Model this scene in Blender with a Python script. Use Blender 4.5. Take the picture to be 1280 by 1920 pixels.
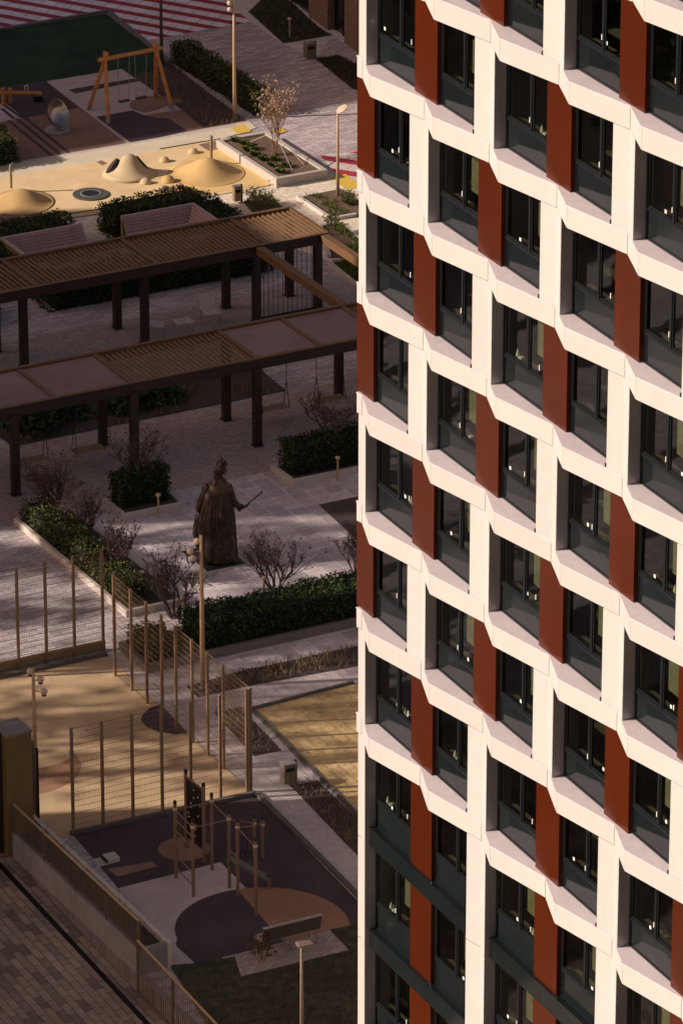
import bpy, math, random
from math import sin, cos, tan, pi, radians as R, sqrt, atan2, floor
from mathutils import Vector as Vec, Matrix, noise as mnoise
for o in list(bpy.data.objects): bpy.data.objects.remove(o)
SC = bpy.context.scene; COL = SC.collection
# ---------------------------------------------------------------- camera, sky, sun, exposure
CF, CE, CH = 10233.9, R(23.3298), 72.0
cam = bpy.data.cameras.new('camera'); co = bpy.data.objects.new('camera', cam); COL.objects.link(co)
co.location = (0, 0, CH); co.rotation_euler = (pi/2-CE, 0, 0)
cam.sensor_fit = 'HORIZONTAL'; cam.sensor_width = 36; cam.lens = 36*CF/1280; cam.clip_start = 1; cam.clip_end = 5000
SC.camera = co
SUN_EL, SUN_AZ = R(26), R(7)          # the light travels towards azimuth SUN_AZ (from +x)
world = bpy.data.worlds.new('World'); SC.world = world; world.use_nodes = True
wn = world.node_tree; bg = wn.nodes['Background']
sky = wn.nodes.new('ShaderNodeTexSky'); sky.sky_type = 'NISHITA'; sky.sun_disc = False
sky.sun_elevation = SUN_EL; sky.sun_rotation = R(-97); sky.air_density = 1.0; sky.dust_density = 2.5; sky.ozone_density = 0.3
tint = wn.nodes.new('ShaderNodeMix'); tint.data_type = 'RGBA'; tint.blend_type = 'MULTIPLY'; tint.inputs['Factor'].default_value = 1
tint.inputs['B'].default_value = (1, .71, .62, 1)
wn.links.new(sky.outputs[0], tint.inputs['A']); wn.links.new(tint.outputs['Result'], bg.inputs[0]); bg.inputs[1].default_value = 0.066
sl = bpy.data.lights.new('sun', 'SUN'); sl.energy = 3.7; sl.angle = R(.5); sl.color = (1, .87, .775)
so = bpy.data.objects.new('sun', sl); COL.objects.link(so)
so.rotation_euler = Vec((cos(SUN_AZ)*cos(SUN_EL), sin(SUN_AZ)*cos(SUN_EL), -sin(SUN_EL))).to_track_quat('-Z', 'Y').to_euler()
vs = SC.view_settings; vs.view_transform = 'Standard'; vs.look = 'None'; vs.exposure = .45; vs.gamma = 1; vs.use_curve_mapping = False
# ---------------------------------------------------------------- plan geometry
def G(px, py, z=0.0):
    dx = (px-640)/CF; dy = -(py-960)/CF
    k = (z-CH)/(-sin(CE)+dy*cos(CE)); return (dx*k, (cos(CE)+dy*sin(CE))*k)
def SP(x, y, z):
    z -= CH; d = y*cos(CE)-z*sin(CE); return 640+CF*x/d, 960-CF*(y*sin(CE)+z*cos(CE))/d
GA = R(28); UX, UY = cos(GA), sin(GA); VX, VY = cos(GA-pi/2), sin(GA-pi/2)
def P(u, v): return (u*UX+v*VX, u*UY+v*VY)
def UV(x, y): return (x*UX+y*UY, x*VX+y*VY)
def GUV(px, py, z=0): return UV(*G(px, py, z))
rng = random.Random(7)
# ---------------------------------------------------------------- materials
MC = {}
def nodes(name):
    m = bpy.data.materials.new(name); m.use_nodes = True; n = m.node_tree
    return m, n, n.nodes['Principled BSDF']
def mat(name, col, rough=.75, var=.18, scale=6., bump=0., metal=0., spec=.4, fine=0., fscale=60., col2=None, big=0., streak=0., rand=0.):
    if name in MC: return MC[name]
    m, n, b = nodes(name); N = n.nodes.new; L = n.links.new
    tc = N('ShaderNodeTexCoord')
    nz = N('ShaderNodeTexNoise'); nz.inputs['Scale'].default_value = scale; nz.inputs['Detail'].default_value = 6; L(tc.outputs['Object'], nz.inputs['Vector'])
    rp = N('ShaderNodeValToRGB'); rp.color_ramp.elements[0].position = .3; rp.color_ramp.elements[1].position = .7
    c2 = col2 or tuple(min(1, c*(1+var)) for c in col); c1 = col if col2 else tuple(c*(1-var) for c in col)
    rp.color_ramp.elements[0].color = (*c1, 1); rp.color_ramp.elements[1].color = (*c2, 1)
    L(nz.outputs['Fac'], rp.inputs[0]); out = rp.outputs[0]
    for amt, sc in ((fine, fscale), (big, .45)):
        if amt > 0:
            n2 = N('ShaderNodeTexNoise'); n2.inputs['Scale'].default_value = sc; n2.inputs['Detail'].default_value = 3; L(tc.outputs['Object'], n2.inputs['Vector'])
            mr = N('ShaderNodeMapRange'); mr.inputs[1].default_value = .3; mr.inputs[2].default_value = .7; mr.inputs[3].default_value = 1-amt; mr.inputs[4].default_value = 1+amt
            L(n2.outputs['Fac'], mr.inputs[0])
            mx = N('ShaderNodeMix'); mx.data_type = 'RGBA'; mx.blend_type = 'MULTIPLY'; mx.inputs['Factor'].default_value = 1
            L(out, mx.inputs['A']); L(mr.outputs[0], mx.inputs['B']); out = mx.outputs['Result']
    if streak > 0:
        mp = N('ShaderNodeMapping'); mp.inputs['Scale'].default_value = (7, 7, .35); L(tc.outputs['Object'], mp.inputs[0])
        n2 = N('ShaderNodeTexNoise'); n2.inputs['Scale'].default_value = 1; n2.inputs['Detail'].default_value = 4; L(mp.outputs[0], n2.inputs['Vector'])
        mr = N('ShaderNodeMapRange'); mr.inputs[1].default_value = .35; mr.inputs[2].default_value = .7; mr.inputs[3].default_value = 1+streak; mr.inputs[4].default_value = 1-streak
        L(n2.outputs['Fac'], mr.inputs[0]); mx = N('ShaderNodeMix'); mx.data_type = 'RGBA'; mx.blend_type = 'MULTIPLY'; mx.inputs['Factor'].default_value = 1
        L(out, mx.inputs['A']); L(mr.outputs[0], mx.inputs['B']); out = mx.outputs['Result']
    if rand > 0:
        oi = N('ShaderNodeObjectInfo'); mr = N('ShaderNodeMapRange'); mr.inputs[3].default_value = 1-rand; mr.inputs[4].default_value = 1+rand
        L(oi.outputs['Random'], mr.inputs[0]); mx = N('ShaderNodeMix'); mx.data_type = 'RGBA'; mx.blend_type = 'MULTIPLY'; mx.inputs['Factor'].default_value = 1
        L(out, mx.inputs['A']); L(mr.outputs[0], mx.inputs['B']); out = mx.outputs['Result']
    L(out, b.inputs['Base Color']); b.inputs['Roughness'].default_value = rough; b.inputs['Metallic'].default_value = metal
    b.inputs['Specular IOR Level'].default_value = spec
    if bump > 0:
        bp = N('ShaderNodeBump'); bp.inputs['Strength'].default_value = bump; bp.inputs['Distance'].default_value = .02
        n3 = N('ShaderNodeTexNoise'); n3.inputs['Scale'].default_value = fscale*.6; n3.inputs['Detail'].default_value = 4; L(tc.outputs['Object'], n3.inputs['Vector'])
        L(n3.outputs['Fac'], bp.inputs['Height']); L(bp.outputs[0], b.inputs['Normal'])
    MC[name] = m; return m
def paver(name, c1, c2, mortar, w, h, rot=28, msize=.012, offset=.5, rough=.8, big=.18, stripes=None, bias=0.):
    if name in MC: return MC[name]
    m, n, b = nodes(name); N = n.nodes.new; L = n.links.new
    tc = N('ShaderNodeTexCoord'); mp = N('ShaderNodeMapping'); mp.inputs['Rotation'].default_value = (0, 0, R(-rot)); L(tc.outputs['Object'], mp.inputs[0])
    br = N('ShaderNodeTexBrick'); L(mp.outputs[0], br.inputs['Vector']); br.inputs['Scale'].default_value = 1
    br.inputs['Brick Width'].default_value = w; br.inputs['Row Height'].default_value = h; br.inputs['Mortar Size'].default_value = msize; br.inputs['Mortar Smooth'].default_value = .2
    br.inputs['Bias'].default_value = bias; br.offset = offset; br.inputs['Color1'].default_value = (*c1, 1); br.inputs['Color2'].default_value = (*c2, 1); br.inputs['Mortar'].default_value = (*mortar, 1)
    out = br.outputs['Color']
    if stripes:
        ang, period, frac, sc1, sc2, ph = stripes
        m2 = N('ShaderNodeMapping'); m2.inputs['Rotation'].default_value = (0, 0, R(-ang)); L(tc.outputs['Object'], m2.inputs[0])
        sx = N('ShaderNodeSeparateXYZ'); L(m2.outputs[0], sx.inputs[0])
        dv = N('ShaderNodeMath'); dv.operation = 'MULTIPLY_ADD'; dv.inputs[1].default_value = 1/period; dv.inputs[2].default_value = 100+ph; L(sx.outputs['Y'], dv.inputs[0])
        fr = N('ShaderNodeMath'); fr.operation = 'FRACT'; L(dv.outputs[0], fr.inputs[0])
        lt = N('ShaderNodeMath'); lt.operation = 'LESS_THAN'; lt.inputs[1].default_value = frac; L(fr.outputs[0], lt.inputs[0])
        mc = N('ShaderNodeMix'); mc.data_type = 'RGBA'; mc.inputs['A'].default_value = (*sc2, 1); mc.inputs['B'].default_value = (*sc1, 1); L(lt.outputs[0], mc.inputs['Factor'])
        mm = N('ShaderNodeMix'); mm.data_type = 'RGBA'; mm.blend_type = 'MULTIPLY'; mm.inputs['Factor'].default_value = 1
        L(mc.outputs['Result'], mm.inputs['A']); L(out, mm.inputs['B']); out = mm.outputs['Result']
    for sc, amt in ((.35, big), (5, .12), (45, .12)):
        n2 = N('ShaderNodeTexNoise'); n2.inputs['Scale'].default_value = sc; n2.inputs['Detail'].default_value = 4; L(tc.outputs['Object'], n2.inputs['Vector'])
        mr = N('ShaderNodeMapRange'); mr.inputs[1].default_value = .3; mr.inputs[2].default_value = .7; mr.inputs[3].default_value = 1-amt; mr.inputs[4].default_value = 1+amt
        L(n2.outputs['Fac'], mr.inputs[0]); mx = N('ShaderNodeMix'); mx.data_type = 'RGBA'; mx.blend_type = 'MULTIPLY'; mx.inputs['Factor'].default_value = 1
        L(out, mx.inputs['A']); L(mr.outputs[0], mx.inputs['B']); out = mx.outputs['Result']
    L(out, b.inputs['Base Color']); b.inputs['Roughness'].default_value = rough; b.inputs['Specular IOR Level'].default_value = .3
    bp = N('ShaderNodeBump'); bp.inputs['Strength'].default_value = .4; bp.inputs['Distance'].default_value = .01; bp.invert = True
    L(br.outputs['Fac'], bp.inputs['Height']); L(bp.outputs[0], b.inputs['Normal'])
    MC[name] = m; return m
def leafmat(name, c1, c2, rough=.6, trans=.25):
    if name in MC: return MC[name]
    m = mat(name, c1, rough=rough, col2=c2, scale=2.2, fine=.45, fscale=14, spec=.25); return m
def glassmat(name, tintc, ior=1.7, rough=.02):
    m, n, b = nodes(name); N = n.nodes.new; L = n.links.new
    tr = N('ShaderNodeBsdfTransparent'); tr.inputs[0].default_value = (*tintc, 1)
    gl = N('ShaderNodeBsdfGlossy'); gl.inputs['Roughness'].default_value = rough; gl.inputs[0].default_value = (.9, .95, .92, 1)
    fr = N('ShaderNodeFresnel'); fr.inputs[0].default_value = ior
    tc = N('ShaderNodeTexCoord'); nz = N('ShaderNodeTexNoise'); nz.inputs['Scale'].default_value = .9; nz.inputs['Detail'].default_value = 1; L(tc.outputs['Object'], nz.inputs['Vector'])
    bp = N('ShaderNodeBump'); bp.inputs['Strength'].default_value = .12; bp.inputs['Distance'].default_value = .02; L(nz.outputs['Fac'], bp.inputs['Height']); L(bp.outputs[0], gl.inputs['Normal'])
    mx = N('ShaderNodeMixShader'); L(fr.outputs[0], mx.inputs[0]); L(tr.outputs[0], mx.inputs[1]); L(gl.outputs[0], mx.inputs[2])
    L(mx.outputs[0], n.nodes['Material Output'].inputs[0]); MC[name] = m; return m
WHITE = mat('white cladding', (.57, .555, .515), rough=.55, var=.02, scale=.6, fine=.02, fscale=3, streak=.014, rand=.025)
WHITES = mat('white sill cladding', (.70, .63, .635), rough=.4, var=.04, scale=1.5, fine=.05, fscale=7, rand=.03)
JOINT = mat('joint', (.08, .07, .065))
RED = mat('rust red metal', (.070, .0115, .0015), rough=.24, var=.07, scale=.7, spec=.3, streak=.025, rand=.08)
ANTH = mat('anthracite frame', (0.008, 0.011, 0.013), rough=.35, var=.08)
ANTHP = mat('anthracite panel', (.008, .013, .014), rough=.08, var=.1, scale=1.2, spec=.45, rand=.15)
JAMB = mat('grey jamb metal', (0.323, 0.304, 0.304), rough=.30, var=.06, scale=1.5, metal=.35, spec=.5)
GLASS = glassmat('window glass', (.58, .62, .53), 1.5)
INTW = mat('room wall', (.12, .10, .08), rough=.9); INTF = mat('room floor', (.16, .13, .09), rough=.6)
SLATE = mat('white plastic', (.85, .85, .82), rough=.4, var=.02)
CONC = mat('concrete', (0.648, 0.594, 0.540), rough=.85, var=.12, scale=3, fine=.12, fscale=40, bump=.2, big=.1)
CONCW = mat('sun-tinted walk concrete', (.74, .63, .46), rough=.8, var=.07, scale=2, fine=.08, fscale=30, big=.08)  # golden sunlight on the walk is put into this colour
CONCD = mat('dark concrete', (0.281, 0.271, 0.262), rough=.9, var=.12, scale=2.5, fine=.1, fscale=40, bump=.2, big=.15)
SOIL = mat('mulch', (0.154, 0.098, 0.063), rough=.95, var=.4, scale=16, fine=.55, fscale=45, bump=.9, big=.2)
SOILD = mat('dark mulch', (0.085, 0.061, 0.054), rough=.95, var=.4, scale=18, fine=.55, fscale=50, bump=.9, big=.2)
TURF = mat('turf', (0.013, 0.045, 0.018), rough=.95, var=.3, scale=1.2, fine=.3, fscale=55, bump=.6, big=.4)
LAWN = mat('lawn earth', (.070, .060, .034), rough=.95, var=.45, scale=3, fine=.5, fscale=35, bump=.9, big=.3)
PALE = mat('pale rubber', (0.550, 0.451, 0.429), rough=.9, var=.05, scale=3, fine=.14, fscale=90, big=.17)
BROWN = mat('brown rubber', (0.284, 0.164, 0.116), rough=.9, var=.06, scale=3, fine=.14, fscale=90, big=.17)
PLUM = mat('plum rubber', (0.076, 0.049, 0.055), rough=.9, var=.08, scale=3, fine=.18, fscale=90, big=.17)
SANDR = mat('cream rubber', (.82, .60, .325), rough=.9, var=.05, scale=2, fine=.10, fscale=60, big=.14)
SANDC = mat('cream cone rubber', (.58, .45, .265), rough=.9, var=.05, scale=2, fine=.10, fscale=40, big=.12)
TANR = mat('tan rubber', (0.604, 0.392, 0.158), rough=.9, var=.05, scale=2, fine=.12, fscale=90, big=.17)
YELR = mat('ochre rubber', (.78, .54, .22), rough=.9, var=.05, scale=2, fine=.10, fscale=60, big=.12)
COURT = mat('court rubber', (.56, .395, .225), rough=.9, var=.07, scale=1.5, fine=.10, fscale=60, big=.17)
COURTB = mat('court brown', (.34, .185, .105), rough=.9, var=.06, scale=2, fine=.10, fscale=60, big=.17)
SAND = mat('yellow sand', (0.653, 0.456, 0.213), rough=.95, var=.2, scale=4, fine=.2, fscale=50, bump=.6, big=.18)
BRONZE = mat('bronze', (0.055, 0.035, 0.026), rough=.42, var=.4, scale=5, metal=.55, fine=.3, fscale=12, spec=.5, streak=.35)  # streak paints fold shading on the gown as vertical dark bands
DSTEEL = mat('dark brown steel', (.040, .024, .018), rough=.5, var=.15, scale=2, spec=.4)
LOUV = mat('brown louvre', (.185, .098, .045), rough=.5, var=.1, scale=2, spec=.3)
MAUVE = mat('mauve roof panel', (0.294, 0.172, 0.160), rough=.55, var=.08, scale=1.4, fine=.15, fscale=40, big=.15)
WOOD = mat('orange wood', (0.600, 0.255, 0.075), rough=.55, var=.2, scale=5, fine=.15, fscale=30)
WOODG = mat('greyed pink wood', (0.540, 0.387, 0.342), rough=.7, var=.12, scale=4, fine=.1, fscale=30)
WOODT = mat('tan wood side', (0.352, 0.256, 0.136), rough=.7, var=.1, scale=4, fine=.1)
BEIGE = mat('beige painted steel', (0.253, 0.159, 0.095), rough=.5, var=.08, scale=2)
POSTM = mat('lamp post paint', (0.495, 0.330, 0.180), rough=.45, var=.06, scale=2)
GLOBE = mat('globe', (0.645, 0.489, 0.343), rough=.3, var=.04)
BLACK = mat('black plastic', (.012, .012, .013), rough=.4, var=.1)
STEELB = mat('bright steel', (.50, .46, .42), rough=.28, var=.08, metal=1)
GREYM = mat('grey metal', (0.272, 0.256, 0.240), rough=.45, var=.1)
OCHRE = mat('ochre painted wall', (0.187, 0.128, 0.048), rough=.7, var=.1, scale=1.2, big=.1)
YELLOW = mat('yellow paving', (0.744, 0.504, 0.072), rough=.8, var=.1, scale=10, fine=.15)
ROPE = mat('white rope', (.55, .5, .45), rough=.9)
BARK = mat('bark', (0.111, 0.076, 0.061), rough=.9, var=.3, scale=12)
BARKL = mat('pale bark', (.26, .16, .095), rough=.9, var=.3, scale=12)
BUD = mat('dark red leaves', (.058, .026, .024), rough=.7, col2=(.12, .055, .042), scale=5)
BUDL = mat('amber leaves', (.42, .27, .17), rough=.7, col2=(.60, .42, .28), scale=5)
HLEAF = leafmat('hedge leaves', (0.015, 0.038, 0.012), (0.068, 0.095, 0.022))
HLEAF2 = leafmat('olive hedge leaves', (0.033, 0.053, 0.015), (0.128, 0.128, 0.030))
SLEAF = leafmat('shrub leaves', (0.022, 0.051, 0.029), (0.064, 0.112, 0.048))
GLEAF = leafmat('grass blades', (.05, .085, .012), (.20, .22, .045))
GDARK = leafmat('dark grass blades', (.035, .036, .016), (.10, .085, .036))
DRY = leafmat('dry stalks', (0.170, 0.111, 0.068), (0.340, 0.238, 0.136))
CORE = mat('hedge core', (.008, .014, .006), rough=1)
PAV_G = paver('grey pavers', (0.666, 0.567, 0.553), (0.397, 0.340, 0.346), (0.198, 0.170, 0.170), .6, .15, big=.14)
PAV_S = paver('large slabs', (0.726, 0.618, 0.603), (0.510, 0.432, 0.432), (0.900, 0.895, 0.804), .62, .56, offset=.0, msize=.010, big=.22)
PAV_F = paver('fine pavers', (0.610, 0.468, 0.397), (0.440, 0.346, 0.312), (0.227, 0.188, 0.170), .2, .1, big=.14)
PAV_W = paver('sun-tinted pavers', (0.900, 0.824, 0.632), (0.812, 0.651, 0.512), (0.448, 0.363, 0.291), .5, .25, big=.1)  # warm tone holds the golden sun falling on these pavers
PAV_B = paver('mixed street pavers', (0.36, 0.29, 0.225), (0.085, 0.062, 0.057), (0.085, 0.068, 0.057), .62, .25, rot=-62, big=.22, bias=-.35, msize=.012)
PAV_X = paver('striped paving', (1, 1, 1), (.86, .86, .88), (.45, .43, .45), 1.3, .65, rot=70, msize=.02, big=.06, stripes=(-29, .98, .44, (.40, .05, .09), (.90, .84, .88), .08))
PAV_X2 = paver('striped paving near', (1, 1, 1), (.9, .9, .9), (.6, .58, .55), .6, .3, rot=28, msize=.012, big=.06, stripes=(-25, 1.22, .42, (.46, .045, .08), (.72, .62, .55), .35))
PATHC = mat('speckled concrete', (0.570, 0.480, 0.446), rough=.85, var=.1, scale=3, fine=.35, fscale=38, bump=.3, big=.12)
KERB = mat('pale kerb', (0.609, 0.536, 0.464), rough=.8, var=.08, scale=4, fine=.1, fscale=30)
BRICK = paver('brown brick wall', (0.320, 0.168, 0.104), (0.144, 0.080, 0.058), (0.080, 0.061, 0.048), .3, .08, rot=0, msize=.008)
# ---------------------------------------------------------------- mesh helpers
ORG = {}
def tag(o, label=None, cat=None, group=None, kind=None):
    if label: o['label'] = label
    if cat: o['category'] = cat
    if group: o['group'] = group
    if kind: o['kind'] = kind
    return o
def thing(name, label, cat, loc=(0, 0, 0), rz=0, group=None):
    o = bpy.data.objects.new(name, None); COL.objects.link(o); o.location = loc; o.rotation_euler = (0, 0, rz); o.empty_display_size = .3
    ORG[o.name] = Vec(loc); return tag(o, label, cat, group)
def copy_tree(o, parent=None):
    c = o.copy(); COL.objects.link(c); c.parent = parent
    if o.name in ORG: ORG[c.name] = ORG[o.name]
    for ch in [x for x in bpy.data.objects if x.parent == o]: copy_tree(ch, c)
    return c
def place(proto, used, loc, rz=0, label=None, sc=None):
    o = proto if not used else copy_tree(proto)
    o.location = loc; o.rotation_euler = (0, 0, rz)
    if sc: o.scale = sc
    if label: o['label'] = label
    return o
class MB:
    def __init__(s): s.v = []; s.f = []
    def add(s, vs, fs):
        n = len(s.v); s.v += [tuple(p) for p in vs]; s.f += [tuple(i+n for i in f) for f in fs]; return s
    def prism(s, poly, z0, z1, cap=True):
        a = sum(poly[i][0]*poly[(i+1) % len(poly)][1]-poly[(i+1) % len(poly)][0]*poly[i][1] for i in range(len(poly)))
        if a < 0: poly = poly[::-1]
        n = len(poly); z0f = z0 if callable(z0) else (lambda x, y: z0); z1f = z1 if callable(z1) else (lambda x, y: z1)
        vs_ = [(x, y, z0f(x, y)) for x, y in poly]+[(x, y, z1f(x, y)) for x, y in poly]
        fs = [tuple(range(n, 2*n)), tuple(range(n-1, -1, -1))]+[(i, (i+1) % n, n+(i+1) % n, n+i) for i in range(n)]
        return s.add(vs_, fs)
    def sheet(s, poly, z):
        a = sum(poly[i][0]*poly[(i+1) % len(poly)][1]-poly[(i+1) % len(poly)][0]*poly[i][1] for i in range(len(poly)))
        if a < 0: poly = poly[::-1]
        return s.add([(x, y, z) for x, y in poly], [tuple(range(len(poly)))])
    def box(s, c, d, ang=0):      # centre (x,y,z), full sizes, rotation about z
        cx, cy, cz = c; a, b, h = d[0]/2, d[1]/2, d[2]/2; ca, sa = cos(ang), sin(ang)
        return s.prism([(cx+x*ca-y*sa, cy+x*sa+y*ca) for x, y in ((-a, -b), (a, -b), (a, b), (-a, b))], cz-h, cz+h)
    def bar(s, p0, p1, w, h):     # rectangular bar between two points, w horizontal, h vertical
        p0 = Vec(p0); p1 = Vec(p1); d = (p1-p0).normalized(); up = Vec((0, 0, 1))
        if abs(d.z) > .95: up = Vec((0, 1, 0))
        x = d.cross(up).normalized(); y = x.cross(d).normalized()
        q = [x*a*w/2+y*b*h/2 for a, b in ((-1, -1), (1, -1), (1, 1), (-1, 1))]
        return s.add([p0+k for k in q]+[p1+k for k in q], [(0, 1, 5, 4), (1, 2, 6, 5), (2, 3, 7, 6), (3, 0, 4, 7), (3, 2, 1, 0), (4, 5, 6, 7)])
    def tube(s, p0, p1, r0, r1=None, n=8, cap=True):
        if r1 is None: r1 = r0
        return s.path([p0, p1], [r0, r1], n, cap)
    def path(s, pts, rs, n=8, cap=True):
        pts = [Vec(p) for p in pts]; rings = []; base = len(s.v); N = len(pts)
        if not hasattr(rs, '__len__'): rs = [rs]*N
        for i, p in enumerate(pts):
            d = (pts[min(i+1, N-1)]-pts[max(i-1, 0)]).normalized(); up = Vec((0, 0, 1)) if abs(d.z) < .9 else Vec((1, 0, 0))
            x = d.cross(up).normalized(); y = x.cross(d).normalized()
            for k in range(n):
                a = 2*pi*k/n; s.v.append(tuple(p+(x*cos(a)+y*sin(a))*rs[i]))
        for i in range(N-1):
            for k in range(n):
                a = base+i*n+k; b = base+i*n+(k+1) % n; s.f.append((a, b, b+n, a+n))
        if cap: s.f.append(tuple(base+k for k in range(n-1, -1, -1))); s.f.append(tuple(base+(N-1)*n+k for k in range(n)))
        return s
    def lathe(s, c, prof, n=24, ax=1., ay=1., ang=0):     # profile [(r,z)]
        b = len(s.v); cx, cy, cz = c; ca, sa = cos(ang), sin(ang)
        for r, z in prof:
            for k in range(n):
                a = 2*pi*k/n; x = r*cos(a)*ax; y = r*sin(a)*ay; s.v.append((cx+x*ca-y*sa, cy+x*sa+y*ca, cz+z))
        for i in range(len(prof)-1):
            for k in range(n):
                p = b+i*n+k; q = b+i*n+(k+1) % n; s.f.append((p, q, q+n, p+n))
        s.f.append(tuple(b+k for k in range(n-1, -1, -1))); s.f.append(tuple(b+(len(prof)-1)*n+k for k in range(n)))
        return s
    def sphere(s, c, r, n=14, m=9, sz=1.):
        return s.lathe(c, [(r*max(.001, cos(-pi/2+pi*i/m)), r*sz*sin(-pi/2+pi*i/m)) for i in range(m+1)], n)
    def build(s, name, m, parent=None, smooth=False, local=False, bevel=0):
        me = bpy.data.meshes.new(name)
        if parent is not None and not local:
            o_ = ORG[parent.name]; s.v = [(x-o_.x, y-o_.y, z-o_.z) for x, y, z in s.v]
        me.from_pydata(s.v, [], s.f); me.materials.append(m); me.update()
        if smooth:
            for p in me.polygons: p.use_smooth = True
            if smooth == 'auto': me.set_sharp_from_angle(angle=R(40))
        o = bpy.data.objects.new(name, me); COL.objects.link(o); o.parent = parent
        if bevel:
            bv = o.modifiers.new('bevel', 'BEVEL'); bv.width = bevel; bv.segments = 2; bv.limit_method = 'ANGLE'
        return o
Zc = [0]
def lay(name, pts, m, z=.004, conv=True, kind='structure', label=None, cat=None):
    poly = [G(x, y) for x, y in pts] if conv else pts
    o = MB().sheet(poly, z).build(name, m); tag(o, label, cat, None, kind); return o
def arc(cx, cy, r, a0, a1, n=24):      # arc on the ground, world coords, degrees
    return [(cx+r*cos(R(a0+(a1-a0)*i/n)), cy+r*sin(R(a0+(a1-a0)*i/n))) for i in range(n+1)]
def hgt(px, py, ty):
    x, y = G(px, py); dy = -(ty-960)/CF; t = y/(cos(CE)+dy*sin(CE)); return CH+t*(-sin(CE)+dy*cos(CE))
# ================================================================ GROUND
uw = GUV(258, 1783, .78)[0]; v0 = GUV(13, 1610)[1]-3.0; v1 = GUV(258, 1783, .78)[1]
print('wall u', uw, 'v', v0, v1)
MB().sheet([(-900, -900), (900, -900), (900, 1800), (-900, 1800)], -2.2).build('ground', mat('far ground', (.10, .09, .07), rough=.95, big=.3)); tag(bpy.data.objects['ground'], kind='structure')
big = 260
pl = [P(uw, -20), P(uw, v0), P(-big, v0), P(-big, -420), P(330, -420), P(330, -20)]
tag(MB().prism(pl, -2.15, 0).build('pavement', PAV_G), kind='structure')
vs_ = [v0, GUV(13, 1610)[1], v1+.2, v1+12, v1+30, v1+100]; zs_ = [0, 0, -.48, -1.2, -1.6, -1.6]
sm = MB()
for i in range(len(vs_)-1):
    a = P(uw, vs_[i]); b = P(uw, vs_[i+1]); c = P(uw-120, vs_[i+1]); d = P(uw-120, vs_[i])
    sm.add([(*a, zs_[i]), (*b, zs_[i+1]), (*c, zs_[i+1]), (*d, zs_[i])], [(0, 3, 2, 1)])
tag(sm.build('road', PAV_B), kind='structure')
def zst(v):
    for i in range(len(vs_)-1):
        if v <= vs_[i+1]: return zs_[i]+(zs_[i+1]-zs_[i])*(v-vs_[i])/(vs_[i+1]-vs_[i])
    return zs_[-1]
# drain channel on the street
ud = GUV(140, 1780, -.3)[0]; dm = MB()
for i in range(len(vs_)-1):
    q = [(P(ud+k, vs_[i+j]), zs_[i+j]+.005) for j in (0, 1) for k in (0, .17)]
    dm.add([(*p, z) for p, z in q], [(0, 2, 3, 1)])
tag(dm.build('drain_channel', mat('drain black', (.004, .004, .005), rough=.6)), kind='structure')
# ---- far paving and striped plaza
lay('pavement', [(-60, 62), (203, 20), (275, 75), (470, 40), (413, -4), (380, -25), (-60, -25)], PAV_X, .005)
lay('pavement', [(600, 290), (668, 284), (720, 300), (720, 352), (668, 351), (627, 322)], PAV_X2, .005)
lay('pavement', [(413, -4), (470, 40), (531, 82), (590, 109), (623, 66), (660, 90), (700, 60), (600, -30), (380, -25)], CONC, .004)
lay('lawn', [(466, 22), (531, 81), (623, 66), (598, 51), (549, 6), (540, -10), (500, -12)], LAWN, .008)
lay('lawn', [(590, 109), (634, 103), (672, 122), (700, 150), (720, 180), (662, 167)], LAWN, .008)
# turf field with kerb
lay('lawn', [(-80, 72), (0, 58), (200, 25), (252, 67), (318, 116), (300, 137), (252, 146), (228, 129), (87, 152), (0, 167), (-80, 182)], TURF, .010)
mk = MB()
for a, b in (((-80, 70), (203, 22)), ((203, 22), (318, 117))):
    A = G(*a); B = G(*b); mk.bar((*A, .05), (*B, .05), .18, .12)
tag(mk.build('kerb', mat('dark kerb', (.17, .15, .16), rough=.8)), kind='structure')
# soil strip with shrubs by the far hedge
lay('soil_bed', [(252, 146), (300, 128), (318, 117), (400, 180), (466, 228), (383, 241), (340, 205)], SOILD, .012)
# rubber play surfaces, far
lay('rubber_surface', [(87, 152), (228, 129), (252, 146), (262, 152), (290, 172), (340, 205), (383, 241), (240, 270)], PALE, .014)
lay('rubber_surface', [(128, 168), (252, 147), (262, 152), (141, 175)], PLUM, .018)
lay('rubber_surface', [(180, 219), (248, 207), (270, 216), (290, 220), (316, 222), (352, 246), (247, 269)], PLUM, .018)
bx, by = G(294, 196); br_ = .5*(G(345, 196)[0]-G(242, 196)[0])
lay('rubber_surface', [G(x, y) for x, y in ((270, 216), (290, 220), (316, 222), (352, 246), (383, 241), (340, 205))], BROWN, .0185, conv=False)
lay('rubber_surface', arc(bx, by, br_, 20, 250, 30), BROWN, .019, conv=False)
lay('rubber_surface', [(-60, 178), (0, 167), (87, 152), (240, 270), (38, 303), (-60, 320)], BROWN, .013)
lay('rubber_surface', [(-40, 170), (0, 163), (86, 152), (147, 202), (47, 221), (10, 193), (-40, 203)], PLUM, .017)
lay('rubber_surface', [(-40, 205), (10, 193), (47, 221), (0, 229), (-40, 236)], PALE, .0175)
for a in (((0, 204), (24, 224)), ((0, 194), (39, 222)), ((10, 193), (44, 221))):
    (x0, y0), (x1, y1) = a
    lay('rubber_surface', [(x0, y0), (x0+6, y0-1), (x1+6, y1-1), (x1, y1)], PLUM, .021)
for a in (((12, 226), (97, 295)), ((28, 223), (113, 293)), ((43, 221), (128, 289))):
    (x0, y0), (x1, y1) = a
    lay('rubber_surface', [(x0, y0), (x0+6, y0-1), (x1+7, y1-1), (x1, y1)], PLUM, .021)
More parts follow.
